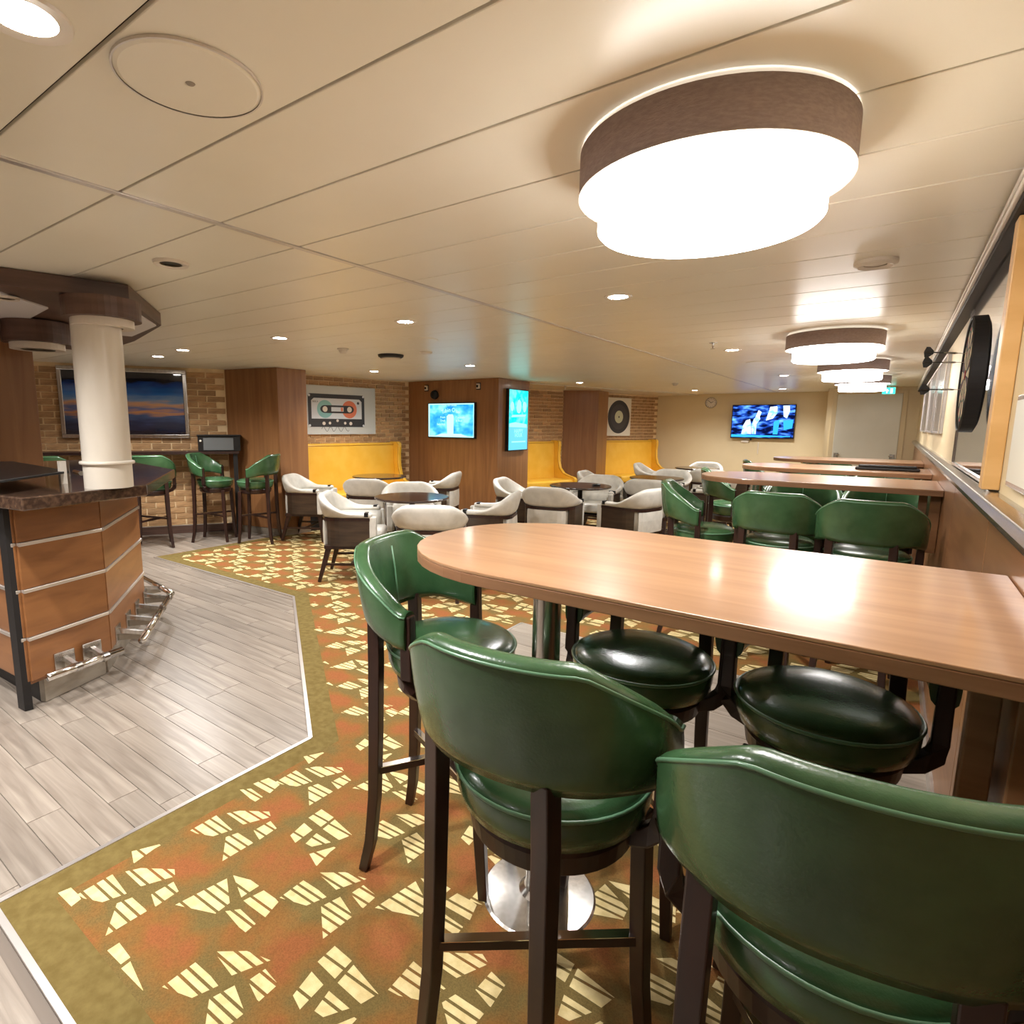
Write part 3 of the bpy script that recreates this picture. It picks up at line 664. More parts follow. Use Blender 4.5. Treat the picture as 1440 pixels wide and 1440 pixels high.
def make_lounge():
    t = thing('lounge_chair', 'x', 'armchair'); P = lounge_path()
    def top(s): return .79 - .155 * smoothstep(.2, .7, abs(s))
    def bot(s): return .572 + .012 * smoothstep(.1, .6, abs(s))
    def lean(s): return .045 * (1 - smoothstep(.45, .9, abs(s)))
    def sec(s):
        zt, zb, l = top(s), bot(s), lean(s); h = zt - zb
        return [(0, zb), (.008 + l * .3, zb + h * .3), (.008 + l * .8, zb + h * .75), (l, zt - .012), (l - .025, zt + .004), (l - .052, zt - .004), (l - .066, zt - .02), (l * .5 - .07, zb + h * .5), (-.06, zb + .015), (-.05, zb)]
    obj('top_rail', sweep(B(), P, sec), m_grey, t, smooth=True, sub=1)
    def band(s): b = bot(s); return [(.004, b - .022), (.004, b + .004), (-.05, b + .004), (-.05, b - .022)]
    obj('wood_band', sweep(B(), P, band), m_legwood, t)
    for sg in (-1, 1):
        Q = [q for q in P if sg * q[2] > .36]
        def side(s): return [(.002 - .0, .335), (.002, bot(s) - .02), (-.022, bot(s) - .02), (-.022, .335)]
        obj('side_panel', sweep(B(), Q, side), m_sidewood, t, label='dark walnut side panel')
        obj('arm_front', bx(sg * .252 - .028, sg * .252 + .028, .17, .235, .335, .6), m_grey, t, bevel=.012, seg=3)
        obj('arm_clip', bx(sg * .252 - .037, sg * .252 + .037, .13, .165, .6, .638), m_black, t, bevel=.003)
    Q = [q for q in P if abs(q[2]) < .33]
    obj('back_panel', sweep(B(), Q, lambda s: [(.006, .335), (.01, .46), (.006, .549), (-.03, .549), (-.03, .335)]), m_grey, t, smooth=False)
    Q = [q for q in P]
    obj('inner_padding', sweep(B(), Q, lambda s: [(-.024, .34), (-.024, .57), (-.062, .59), (-.075, .52), (-.07, .34)]), m_grey, t, smooth=True)
    obj('seat_cushion', bx(-.2, .2, -.19, .27, .36, .46), m_grey, t, smooth=True, bevel=.035, seg=4)
    obj('seat_frame', bx(-.255, .255, -.235, .22, .305, .338), m_legwood, t, bevel=.003)
    for sx in (-1, 1):
        obj('leg', tube(B(), [(sx * .225, .19, .32), (sx * .245, .225, 0)], [.023, .014], square=True), m_legwood, t, bevel=.003)
        obj('leg', tube(B(), [(sx * .215, -.2, .32), (sx * .235, -.29, 0)], [.024, .014], square=True), m_legwood, t, bevel=.003)
        obj('stretcher', tube(B(), [(sx * .233, .205, .16), (sx * .225, -.245, .16)], .010, square=True), m_legwood, t)
    obj('stretcher', tube(B(), [(-.229, 0, .16), (.229, 0, .16)], .010, square=True), m_legwood, t)
    return t
LOUNGE = make_lounge()

# ------------------------------------------------------------------ round tables
def make_round():
    t = thing('round_table', 'x', 'round table')
    obj('table_top', lathe(B(), [(0, .712), (.33, .712), (.348, .72), (.35, .728), (.348, .735), (.34, .738), (0, .738)], n=64), m_rtable, t)
    obj('post', lathe(B(), [(.028, .03), (.028, .7), (.09, .711), (0, .711)], n=24), m_black, t, smooth=True)
    obj('base', lathe(B(), [(0, 0.001), (.21, 0.001), (.215, .008), (.2, .016), (.05, .03), (0, .032)], n=48), m_black, t)
    return t
ROUND = make_round()

# ------------------------------------------------------------------ bar tables with one rounded end
def table_outline(x0, x1, y0, y1, a=.40, n=20):
    yc = (y0 + y1) / 2; hb = (y1 - y0) / 2; p = [(x1, y0), (x1, y1)]
    for i in range(n + 1):
        th = PI / 2 + PI * i / n; c = math.cos(th); s = math.sin(th)
        p.append((x0 + a + a * math.copysign(abs(c) ** .92, c), yc + hb * math.copysign(abs(s) ** .92, s)))
    return p
def make_table():
    t = thing('bar_table', 'x', 'bar table')
    o = table_outline(-1.35, -.001, -.365, .365)
    tt = obj('table_top', prism(B(), o, 1.082, 1.09), m_table, t, bevel=.002)
    obj('edge_band', prism(B(), o, 1.056, 1.0818), m_tabledge, tt, bevel=.002)
    obj('post', lathe(B(), [(.04, .03), (.04, 1.0555)], cx=-.99, n=32), m_chrome, t, smooth=True)
    obj('post_flange', lathe(B(), [(0, 1.03), (.09, 1.03), (.09, 1.0555), (0, 1.0555)], cx=-.99, n=32), m_chrome, t)
    obj('base', lathe(B(), [(0, 0.001), (.168, 0.001), (.172, .006), (.165, .011), (.06, .02), (.045, .035), (0, .035)], cx=-.99, n=56), m_chrome, t)
    obj('wall_support', bx(-.05, -.0005, -.25, .25, .72, 1.0555), m_wains, t, bevel=.003)
    obj('support_post', bx(-.1, -.06, -.2, -.16, .001, 1.0555), m_tabledge, t, bevel=.003)
    return t
BT = make_table()
index_kids(None)
used = []
XE = XR - .0135
place(BT, used, (XE, 1.39, .0), 0, 'nearest and largest-looking walnut bar table, rounded end over the green stools in front', 'walnut bar tables along the right wall')
place(BT, used, (XE, 4.37, .0), 0, 'second walnut bar table, with five green stools around it', 'walnut bar tables along the right wall')
place(BT, used, (XE, 5.72, .0), 0, 'third walnut bar table, with a dark folded cloth at its wall end', 'walnut bar tables along the right wall')
place(BT, used, (XE, 7.35, .0), 0, 'farthest walnut bar table, in front of the pale doors', 'walnut bar tables along the right wall')
cloth = thing('folded_cloth', 'dark folded cloth lying on the wall end of the third bar table', 'cloth', (-.05, 5.62, 1.091))
obj('fold', bx(-.2, .22, -.05, .05, 0, .022), m_blackm, cloth, bevel=.009, seg=3); obj('fold', bx(-.18, .2, -.04, .045, .0225, .04), m_blackm, cloth, bevel=.008, seg=3)

def D(dx, dy): return math.atan2(dy, dx) - PI / 2      # rotation so that local +y looks along (dx,dy)
us = []
def swivel(o, ang):
    for ch in C.objects:
        if ch.parent == o and (ch.name.startswith('leg') or ch.name.startswith('stretcher')): ch.rotation_euler = (0, 0, ang)
G = 'green leather bar stools at the bar tables'
for x, y, dx, dy, lab in [
    (-1.08, 1.37, .975, .2, 'green leather stool at the rounded end of the nearest bar table'),
    (-.515, .995, -.1, 1, 'green stool seen from behind at the nearest table, in the middle foreground'),
    (-.012, .945, -.2, .98, 'green leather stool seen from behind, cut off by the lower right corner'),
    (-.555, 1.62, .05, -1, 'green stool across the nearest table, round seat showing beside the steel post'),
    (-.085, 1.62, -.03, -1, 'green stool across the nearest table, round dark seat nearest the right wall'),
    (-.52, 3.86, .03, 1, 'green stool, back to us, at the second bar table, away from the wall'),
    (-.075, 3.78, -.03, 1, 'green stool, back to us, at the second bar table, next to the wall'),
    (-1.0, 4.0, .98, .2, 'green stool at the rounded end of the second bar table, back turned left'),
    (-.501, 4.62, .1, -1, 'green stool facing us behind the second bar table, the one away from the wall'),
    (-.04, 4.62, -.1, -1, 'green stool facing us behind the second bar table, next to the wall'),
    (-1.12, 5.45, .95, .3, 'green stool at the rounded end of the third bar table'),
    (-.55, 6.05, 0, -1, 'green stool facing us behind the third bar table, the one away from the wall'),
    (-.05, 6.05, 0, -1, 'green stool facing us behind the third bar table, next to the wall'),
    (-1.1, 7.1, .95, .3, 'green stool at the rounded end of the farthest bar table'),
    (-.6, 7.65, 0, -1, 'green stool behind the farthest bar table, the one away from the wall'),
    (-.1, 7.65, 0, -1, 'green stool behind the farthest bar table, next to the wall')]:
    swivel(place(STOOL, us, (x, y, .0066 if y > .4 else 0), D(dx, dy), lab, G), math.radians({-1.08: 6, -.515: -17, -.012: -12}.get(x, 0 if x == -.501 else (-9 if y > 3 and dy > .5 else 0))))
# stools at the picture ledge
for x, y, dx, dy, lab in [
    (-6.8, 3.1, -.86, .51, 'green stool, back to us, at the brick wall ledge right of the white column'),
    (-7.35, 2.3, -.86, .51, 'green stool at the brick wall ledge mostly hidden behind the white column'),
    (-6.56, 3.72, .75, .5, 'green stool under the grey-fronted box, its back to the left'),
    (-6.1, 3.96, -.85, -.5, 'green stool in front of the dark pillar, facing left')]:
    place(STOOL, us, (x, y, 0.001), D(dx, dy), lab, 'green leather bar stools at the wall ledge')

ur = []
TB = [(-5.43, 5.34, 'round dark table beside the cassette-poster booth'), (-3.64, 4.0, 'nearest round dark table, ringed by four grey armchairs'),
      (-2.88, 6.02, 'round dark table in the middle, a small black dish on it'), (-2.54, 7.62, 'round dark table left of the second bar table'),
      (-2.64, 9.92, 'farthest round dark table, under the wall clock')]
for x, y, lab in TB: place(ROUND, ur, (x, y, .0066), 0, lab, 'dark round tables')
dish = thing('dish', 'small black dish on the middle round table', 'dish', (-2.72, 6.1, .7457))
obj('bowl', lathe(B(), [(0, 0), (.04, 0), (.055, .014), (.05, .016), (.035, .006), (0, .006)], n=28), m_black, dish, smooth=True)
ul = []
for x, y, dx, dy, lab in [
    (-5.76, 4.5, .85, .5, 'grey armchair at the booth table, nearest the dark pillar, side to us'),
    (-4.98, 4.78, -.45, .9, 'grey armchair, back to us, at the booth table behind the nearest round table'),
    (-4.93, 5.92, -.9, -.35, 'grey armchair right of the booth table, in front of the wide pillar'),
    (-3.98, 3.6, .8, .6, 'grey armchair on the left of the nearest round table, dark side panel to us'),
    (-4.05, 4.45, .7, -.6, 'grey armchair on the far side of the nearest round table, facing us'),
    (-3.12, 4.5, -.9, -.35, 'grey armchair on the right of the nearest round table, facing left'),
    (-3.06, 3.6, -.55, .8, 'grey armchair, back to us, at the nearest round table behind the green stool'),
    (-3.52, 5.78, .85, .2, 'grey armchair on the left of the middle round table, facing right'),
    (-2.9, 5.42, -.2, 1, 'grey armchair with its back to us at the middle round table'),
    (-2.2, 5.85, -.95, .25, 'grey armchair on the right of the middle round table, back corner to us'),
    (-2.98, 6.68, .1, -1, 'grey armchair on the far side of the middle round table, facing us'),
    (-3.25, 7.45, .9, .1, 'grey armchair left of the fourth round table, behind the middle one'),
    (-2.38, 6.98, -.1, 1, 'grey armchair, back to us, at the fourth round table'),
    (-2.62, 8.32, 0, -1, 'grey armchair facing us behind the round table left of the bar tables'),
    (-1.88, 7.75, -1, -.1, 'grey armchair on the right of the fourth round table, facing left'),
    (-3.3, 9.7, .9, .1, 'grey armchair by the farthest yellow booth, left of the farthest round table'),
    (-2.72, 10.6, 0, -1, 'grey armchair beyond the farthest round table, facing us'),
    (-2.3, 9.25, -.3, 1, 'grey armchair with its back to us at the farthest round table'),
    (-1.95, 9.95, -1, 0, 'grey armchair on the right of the farthest round table')]:
    place(LOUNGE, ul, (x, y, .0066), D(dx, dy), lab, 'grey armchairs round the dark tables')

# ------------------------------------------------------------------ yellow booths
def booth(fm, x0, x1, label, wing=True, lwing=False):
    t = thing('booth_bench', label, 'bench'); t['group'] = 'yellow booth benches'
    t.matrix_world = fm @ Matrix.Translation((0, -.016, .0066))
    bm = B(); prof = [(-.001, .1), (-.13, .1), (-.13, .45), (-.10, 1.08), (-.085, 1.115), (-.05, 1.125), (-.001, 1.12)]
    a = [bm.verts.new((x0, y, z)) for y, z in prof]; b = [bm.verts.new((x1 - .06, y, z)) for y, z in prof]
    bm.faces.new(a); bm.faces.new(b[::-1])
    for i in range(len(prof)): j = (i + 1) % len(prof); bm.faces.new((a[i], a[j], b[j], b[i]))
    obj('backrest', bm, m_yellow, t, bevel=.012, seg=3)
    obj('back_piping', tube(B(), [(x0, -.1, 1.095), (x1 - .06, -.1, 1.095)], .006, 6), MATS.get('yellow_piping') or mat('yellow_piping', srgb(196, 146, 40), .45), t)
    obj('seat', bx(x0, x1 - .06, -.62, -.135, .33, .46), m_yellow, t, bevel=.03, seg=4, smooth=True)
    obj('plinth', bx(x0, x1 - .02, -.56, -.05, .001, .328), m_blackm, t)
    pr = [(-.0, .1), (-.66, .1), (-.66, .47), (-.62, .50), (-.5, .52), (-.36, .56), (-.27, .64), (-.23, .76), (-.22, .92), (-.235, 1.06), (-.225, 1.12), (-.19, 1.14), (-.0, 1.14)]
    for xx in ([x1 - .06] if wing else []) + ([x0 - .06] if lwing else []):
        bm = B(); a = [bm.verts.new((xx, y, z)) for y, z in pr]; b = [bm.verts.new((xx + .06, y, z)) for y, z in pr]
        bm.faces.new(a); bm.faces.new(b[::-1])
        for i in range(len(pr)): j = (i + 1) % len(pr); bm.faces.new((a[i], a[j], b[j], b[i]))
        w_ = obj('wing', bm, m_yellow, t, bevel=.012, seg=3)
        obj('wing_piping', tube(B(), [(xx - .002, y + .012, z - .004) for y, z in pr[2:-1]], .005, 6), MATS['yellow_piping'], w_, smooth=True)
    return t
booth(F_2, .12, 1.9, 'yellow leather booth bench under the cassette poster')
booth(F_3, .35, 1.78, 'yellow leather booth bench between the wide pillar and the narrow pillar')
booth(F_3, 3.02, 4.62, 'yellow leather booth bench under the record poster')

# ------------------------------------------------------------------ ledge and box on the left brick wall
def LP(s, d):   # point at distance s from the pillar end, d out of the wall
    p = WL_A + WL_T * s + WL_N * d; return (p.x, p.y)
led = thing('wall_ledge', 'dark narrow drinks ledge along the left brick wall under the framed photograph', 'ledge')
obj('shelf', prism(B(), [LP(.06, .02), LP(2.6, .02), LP(2.6, .38), LP(-.1, .38), LP(-.1, .2), LP(.06, .12)], 1.03, 1.06), m_canopy, led, bevel=.003)
obj('metal_edge', prism(B(), [LP(-.1, .3805), LP(2.6, .3805), LP(2.6, .39), LP(-.1, .39)], 1.028, 1.062), m_legwood, led)
obj('bracket', prism(B(), [LP(-.08, .24), LP(-.03, .24), LP(-.03, .36), LP(-.08, .36)], .002, 1.0295), m_blackm, led)
for s in (1.25, 2.4): obj('bracket', prism(B(), [LP(s, .03), LP(s + .03, .03), LP(s + .03, .24), LP(s, .24)], .86, 1.0295), m_blackm, led)
bxx = thing('equipment_box', 'black box with a grey front standing on the ledge beside the dark pillar', 'box')
obj('housing', prism(B(), [LP(-.12, .16), LP(.36, .16), LP(.36, .38), LP(-.12, .38)], 1.063, 1.25), m_black, bxx, bevel=.006)
obj('front', prism(B(), [LP(-.04, .3805), LP(.30, .3805), LP(.30, .386), LP(-.04, .386)], 1.075, 1.225), mat('grey_front', srgb(96, 98, 98), .45), bxx, bevel=.002)
obj('lid', prism(B(), [LP(-.13, .15), LP(.37, .15), LP(.37, .40), LP(-.13, .40)], 1.2505, 1.262), m_blackm, bxx, bevel=.002)
o = obj('indicator', lathe(B(), [(0, 0), (.012, 0), (.012, .012), (0, .014)], n=16), m_white, bxx); p = LP(.33, .3805); o.matrix_world = Matrix.Translation((p[0], p[1], 1.19)) @ Vector((WL_N.x, WL_N.y, 0)).to_track_quat('Z', 'Y').to_matrix().to_4x4()

# ------------------------------------------------------------------ the bar at the left
F0 = (-4.6, .70); F1 = (-3.33, .88); F2 = (-3.47, 1.29); F3 = (-4.2, 1.8); F4 = (-5.6, 2.05)
bar = thing('bar_counter', 'walnut bar with aluminium strips, dark stone top and steel kick plate', 'bar')
body = [(-5.6, .68), F1, F2, F3, F4]
obj('body', prism(B(), body, .13, 1.03), m_barwood, bar, bevel=.002, seg=1)
def off(a, b, d, e0=0, e1=0):
    a = Vector(a); b = Vector(b); t = (b - a).normalized(); n = Vector((t.y, -t.x)) ; a = a - t * e0; b = b + t * e1
    return [tuple(a), tuple(b), tuple(b + n * d), tuple(a + n * d)]
def faceboard(a, b, z0, z1, m, nm, d=.012):
    obj(nm, prism(B(), off(a, b, d), z0, z1), m, bar, bevel=.002, seg=1)
Z = [.135, .36, .60, .83, 1.028]
def inset(a, b, e): a = Vector(a); b = Vector(b); t = (b - a).normalized(); return tuple(a + t * e), tuple(b - t * e)
for a, b in ((F1, F2), (F2, F3), (F3, F4), ((-5.6, .68), F1)):
    # outward normal check
    n = Vector((b[1] - a[1], -(b[0] - a[0])))
    for k in range(4):
        faceboard(a, b, Z[k] + .012, Z[k + 1] - .0, m_barwood, 'front_board')
        if k: obj('metal_strip', prism(B(), off(a, b, .02), Z[k] - .007, Z[k] + .011), m_alu, bar, bevel=.003)
K1 = (-3.36, .93); K2 = (-3.52, 1.33); K3 = (-4.24, 1.83); K4 = (-5.6, 2.1)
kin = [(-5.55, .8), (-3.40, .93), (-3.53, 1.26), (-4.22, 1.75), (-5.55, 1.99)]
obj('kick_base', prism(B(), kin, .001, .129), m_blackm, bar)
for a, b in ((kin[1], kin[2]), (kin[2], kin[3]), (kin[3], kin[4])): obj('kick_plate', prism(B(), off(a, b, .035), .002, .125), m_plate, bar, bevel=.002)
cp = obj('corner_post', prism(B(), [(-3.335, .845), (-3.33, .878), (-3.40, .869), (-3.405, .838)], .002, 1.029), m_blackm, bar, label='black corner post')
CT = [(-5.6, .60), (-3.22, .79), (-3.0, .83), (-3.17, 1.42), (-4.04, 2.0), (-5.6, 2.25)]
ct = obj('counter_top', prism(B(), CT, 1.031, 1.09), m_granite, bar, bevel=.006, seg=2)
# footrail in three lengths with plates and brackets
def rail_len(a, b, z, fr, off_=.15, nm='foot_rail'):
    r = obj(nm, tube(B(), [(a[0], a[1], z), (b[0], b[1], z)], .02, 14), m_chrome2, bar, smooth=True, label='polished steel foot rail')
    A = Vector(a); Bv = Vector(b); t = (Bv - A).normalized(); n = Vector((-t.y, t.x))
    for f in fr:
        p = A + (Bv - A) * f; q = p + n * off_
        obj('rail_bracket', tube(B(), [(p.x, p.y, z), (q.x + 0, q.y, z + .03)], .011, square=True), m_chrome, r)
        e = Vector((t.x, t.y)) * .05; w2 = n * .006
        obj('rail_plate', prism(B(), [tuple(q - e - w2), tuple(q + e - w2), tuple(q + e + w2), tuple(q - e + w2)], z - .04, z + .065), m_chrome, r, bevel=.003)
        obj('bracket_fin', prism(B(), [tuple(p + Vector((t.x, t.y)) * .004), tuple(q + Vector((t.x, t.y)) * .004), tuple(q - Vector((t.x, t.y)) * .004), tuple(p - Vector((t.x, t.y)) * .004)], z - .03, z + .008), m_plate, r)
        obj('rail_ring', tube(B(), [(p.x - t.x * .015, p.y - t.y * .015, z), (p.x + t.x * .015, p.y + t.y * .015, z)], .024, 14), m_chrome, r, smooth=False)
rail_len((-3.23, .92), (-3.31, 1.29), .18, (.38, .75), .105)
rail_len((-3.37, 1.42), (-4.12, 1.95), .18, (.15, .42, .68, .95))
rail_len((-4.16, 1.98), (-4.75, 2.05), .18, (.35,))
tag(obj('wall_socket', bx(-3.44, -3.41, .855, .865, .93, .98), m_white), 'small white plate by the black corner post of the bar', 'wall plate')

col = thing('column', 'white round column rising through the bar counter, a ring near its foot', 'column', (-3.18, 1.245, 0))
obj('shaft', lathe(B(), [(.106, 1.0905), (.106, 2.0)], n=48), m_offw, col, smooth=True)
obj('collar_ring', lathe(B(), [(.107, 1.205), (.118, 1.208), (.12, 1.215), (.118, 1.222), (.107, 1.225)], n=48), m_offw, col, smooth=True)
# drop canopy over the bar
can = thing('bar_canopy', 'dark walnut edged canopy under the ceiling over the bar', 'canopy')
CN = [(-5.6, .55), (-3.25, .80), (-3.16, 1.12), (-3.1, 1.37), (-3.72, 1.82), (-4.6, 2.05), (-5.6, 2.2)]
obj('fascia', prism(B(), CN, 2.0, H - .002), m_canopy, can, bevel=.004)
obj('underside_panel', prism(B(), [(-3.30, 1.36), (-3.16, 1.36), (-3.7, 1.78), (-4.3, 1.9), (-4.35, 1.7)], 1.992, 1.9995), mat('canopy_pale_panel', srgb(226, 222, 222), .4), can)
obj('underside_panel', prism(B(), [(-3.34, .9), (-3.62, 1.2), (-4.5, 1.3), (-4.5, .8)], 1.992, 1.9995), MATS['canopy_pale_panel'], can)
def drum(x, y, r, lab, z0=1.9):
    d = thing('canopy_drum', lab, 'light fitting', (x, y, 0), 0, 'brown drums under the bar canopy')
    obj('drum', lathe(B(), [(r * .55, z0), (r, z0), (r, 1.9915), (r * .55, 1.9915)], n=40), m_canopy, d, smooth=False)
    obj('ring', lathe(B(), [(r * .5, z0 - .035), (r * .8, z0 - .035), (r * .8, z0), (r * .5, z0)], n=40), m_white, d)
    return d
drum(-3.15, 1.265, .165, 'brown drum collar round the head of the white column', 1.9)
drum(-4.2, 1.32, .17, 'brown drum with a white ring, left behind the column', 1.87)
drum(-4.35, .98, .16, 'brown drum with a white ring, leftmost at the picture edge', 1.85)
fl = thing('glass_flap', 'black tapered glass flap with a steel hinge raised above the bar counter', 'flap')
obj('panel', prism(B(), [(-3.52, 1.19), (-3.16, .80), (-4.55, .78), (-4.58, 1.24)], 1.145, 1.157), m_black, fl, bevel=.002)
obj('hinge', tube(B(), [(-3.50, 1.21, 1.152), (-3.36, 1.19, 1.152)], .012, 10), m_chrome2, fl)
obj('post', bx(-3.52, -3.49, 1.14, 1.17, 1.0905, 1.21), m_white, fl)
wpil = pillar([(-5.5, 1.0), (-4.62, 1.0), (-4.62, 1.42), (-5.5, 1.42)], 'brown veneered pillar behind the bar at the left picture edge')

# ------------------------------------------------------------------ right wall: framed dart mirror, board, pictures
mir = thing('dart_mirror', 'tall mirror panel behind the dartboard with a maple edge on its near side', 'mirror', (XR, 0, 0))
obj('glass', bx(-.012, -.0005, 2.265, 3.72, 1.262, 1.985), m_mirror, mir)
obj('frame', bx(-.04, -.0005, 2.19, 2.26, 1.25, 1.992), m_frame, mir, bevel=.003)
obj('thin_edge', bx(-.018, -.0005, 3.7205, 3.732, 1.255, 1.99), m_chrome, mir)
obj('bottom_edge', bx(-.018, -.0005, 2.2605, 3.72, 1.25, 1.2615), m_chrome, mir)
db = thing('dartboard', 'round black dartboard with a mottled face mounted on the mirror', 'dartboard', (XR - .03, 2.70, 1.61))
DB = .2
RY = (0, -PI / 2, 0)
def rot_x(o): o.rotation_euler = RY; return o
rot_x(obj('rim', lathe(B(), [(0, 0), (DB * .9, 0), (DB, .008), (DB, .046), (DB - .006, .05), (DB - .012, .048), (DB - .014, .04), (0, .04)], n=64), m_blackm, db, smooth=False))
mwire = mat('dart_segment_pale', srgb(214, 196, 156), .8); mblk = mat('dart_segment_black', srgb(30, 26, 26), .8); mred = mat('dart_red', srgb(160, 44, 36), .7); mgrn = mat('dart_green', srgb(30, 100, 60), .7)
face = rot_x(obj('face', lathe(B(), [(0, .0405), (DB - .015, .0405), (DB - .015, .044), (0, .044)], n=40), mblk, db))
def sector(r0, r1, k, z):
    bm = B(); a0 = (k - .5) * PI / 10 + .01; a1 = (k + .5) * PI / 10 - .01; vv = []
    for r, rng in ((r0, (a0, (a0 + a1) / 2, a1)), (r1, (a1, (a0 + a1) / 2, a0))):
        for a in rng: vv.append(bm.verts.new((r * math.cos(a), r * math.sin(a), z)))
    f = bm.faces.new(vv); ret = bmesh.ops.extrude_face_region(bm, geom=[f]); bmesh.ops.translate(bm, vec=(0, 0, .0015), verts=[v for v in ret['geom'] if isinstance(v, bmesh.types.BMVert)]); return bm
for k in range(20):
    pale = k % 2
    obj('segment', sector(.02, .092, k, .0441), mwire if pale else mblk, face); obj('segment', sector(.1, .152, k, .0441), mwire if pale else mblk, face)
    obj('scoring_ring', sector(.0925, .0995, k, .0441), mgrn if pale else mred, face); obj('scoring_ring', sector(.1525, .162, k, .0441), mgrn if pale else mred, face)
obj('bullseye', lathe(B(), [(0, .0461), (.016, .0461), (.016, .048), (0, .048)], n=20), mred, face)
ud = []
dart = thing('dart', 'x', 'dart')
rot_x(obj('point', tube(B(), [(0, 0, -.004), (0, 0, .035)], [.0008, .0012], 6), m_chrome2, dart))
rot_x(obj('barrel', tube(B(), [(0, 0, .035), (0, 0, .045), (0, 0, .08), (0, 0, .09)], [.002, .0035, .0035, .002], 8), m_chrome, dart))
rot_x(obj('shaft', tube(B(), [(0, 0, .09), (0, 0, .14)], .002, 6), m_black, dart))
fb = B()
for a in range(4):
    c, s = math.cos(a * PI / 2), math.sin(a * PI / 2); P_ = [(0.001, .13), (.006, .132), (.019, .15), (.019, .165), (.001, .172)]
    vs_ = [fb.verts.new((c * x - s * .0004, s * x + c * .0004, z)) for x, z in P_]; vt = [fb.verts.new((c * x + s * .0004, s * x - c * .0004, z)) for x, z in P_]
    fb.faces.new(vs_); fb.faces.new(vt[::-1])
    for i in range(5): fb.faces.new((vs_[i], vs_[(i + 1) % 5], vt[(i + 1) % 5], vt[i]))
rot_x(obj('flight', fb, m_black, dart))
KIDS.clear(); index_kids(None)
FX = XR - .03 - .046
for y, z, ry, rz_, lab in ((2.76, 1.69, .10, .05, 'dart stuck in the board, uppermost of the three'), (2.77, 1.66, .05, .05, 'dart stuck in the board, just below the uppermost'), (2.71, 1.56, .03, .05, 'dart stuck in the board, lowest of the three')):
    o = place(dart, ud, (FX, y, z), 0, lab, 'darts in the dartboard'); o.rotation_euler = (0, ry, rz_); o.scale = (.72, 1, 1)

for i, (y0, y1) in enumerate(((5.1, 6.1), (6.3, 7.4), (7.6, 9.1))):
    q = thing('glazed_picture', ['glazed pale panel on the right wall, nearest of the three', 'glazed pale panel on the right wall, middle of the three', 'glazed pale panel on the right wall, farthest of the three'][i], 'picture', (XR, 0, 0), 0, 'glazed panels on the right wall')
    obj('board', bx(-.02, -.0005, y0, y1, 1.39, 1.93), m_glass, q, bevel=.002)
    for za in (1.39, 1.915): obj('edge', bx(-.026, -.0205, y0, y1, za, za + .015), m_alu, q)
    for ya in (y0, y1 - .015): obj('edge', bx(-.026, -.0205, ya, ya + .015, 1.4055, 1.9145), m_alu, q)
nt_ = thing('notice', 'pale framed notice on the cream wall at the right picture edge', 'notice', (XR, 0, 0))
obj('frame', bx(-.015, -.0005, 1.4, 1.98, 1.28, 1.505), m_chrome, nt_, bevel=.002); obj('sheet', bx(-.017, -.0155, 1.415, 1.965, 1.293, 1.492), m_doorw, nt_)

# ------------------------------------------------------------------ ceiling fittings
ub = []
bl = thing('drum_lamp', 'x', 'ceiling lamp')
R = .3
obj('shade', lathe(B(), [(R, 1.972), (R, 2.068), (R - .006, 2.068), (R - .006, 1.972), (R, 1.972)], n=72), m_drum, bl, smooth=False)
for p in bpy.data.objects['shade'].data.polygons: p.use_smooth = abs(p.normal.z) < .5
obj('shade_trim', lathe(B(), [(R - .0065, 1.97), (R + .001, 1.97), (R + .001, 1.9715), (R - .0065, 1.9715)], n=72), m_offw, bl)
obj('upper_diffuser', lathe(B(), [(0, 1.979), (R - .008, 1.979), (R - .008, 1.974), (.2525, 1.974)], n=72), m_bigemit, bl, label='glowing white diffuser')
obj('lower_diffuser', lathe(B(), [(.252, 1.9735), (.252, 1.895), (.245, 1.888), (0, 1.886)], n=72), m_bigemit, bl, smooth=True, label='glowing white lower diffuser')
obj('top_glow', lathe(B(), [(0, 2.05), (R - .012, 2.05)], n=48), m_upemit, bl)
obj('mounting', lathe(B(), [(.1, 2.051), (.1, H - .001), (0, H - .001)], n=32), m_white, bl)
KIDS.clear(); index_kids(None)
for x, y, lab in ((-.42, 1.505, 'nearest and biggest drum ceiling lamp with a grey-brown shade, over the nearest bar table'), (-.42, 4.85, 'second drum ceiling lamp from the front, over the second bar table'),
                  (-.42, 6.9, 'third drum ceiling lamp from the front'), (-.42, 8.9, 'farthest drum ceiling lamp, beside the green exit sign')):
    place(bl, ub, (x, y, 0), 0, lab, 'drum lamps over the bar tables')
LAB = ['near the top left corner of the picture, large', 'right of the carrier strip, left of the nearest drum lamp', 'left of the carrier strip, brightest in the middle of the ceiling', 'above the dark pillar stools, second in the row', 'over the bar stools at the brick wall, right one of the pair', 'over the brick wall photograph, left one of the pair',
       'left of the second drum lamp', 'in front of the portrait screen', 'above the cassette poster booth', 'near the narrow dark pillar', 'left of the third drum lamp', 'left of the wall clock', 'above the television']
dl = thing('downlight', 'x', 'downlight'); dring = obj('ring', lathe(B(), [(.05, H - .0005), (.072, H - .0005), (.07, H - .006), (.05, H - .004)], n=36), m_white, dl)
obj('lens', lathe(B(), [(0, H - .003), (.05, H - .003)], n=32), m_downemit, dl)
KIDS.clear(); index_kids(None)
ud2 = []
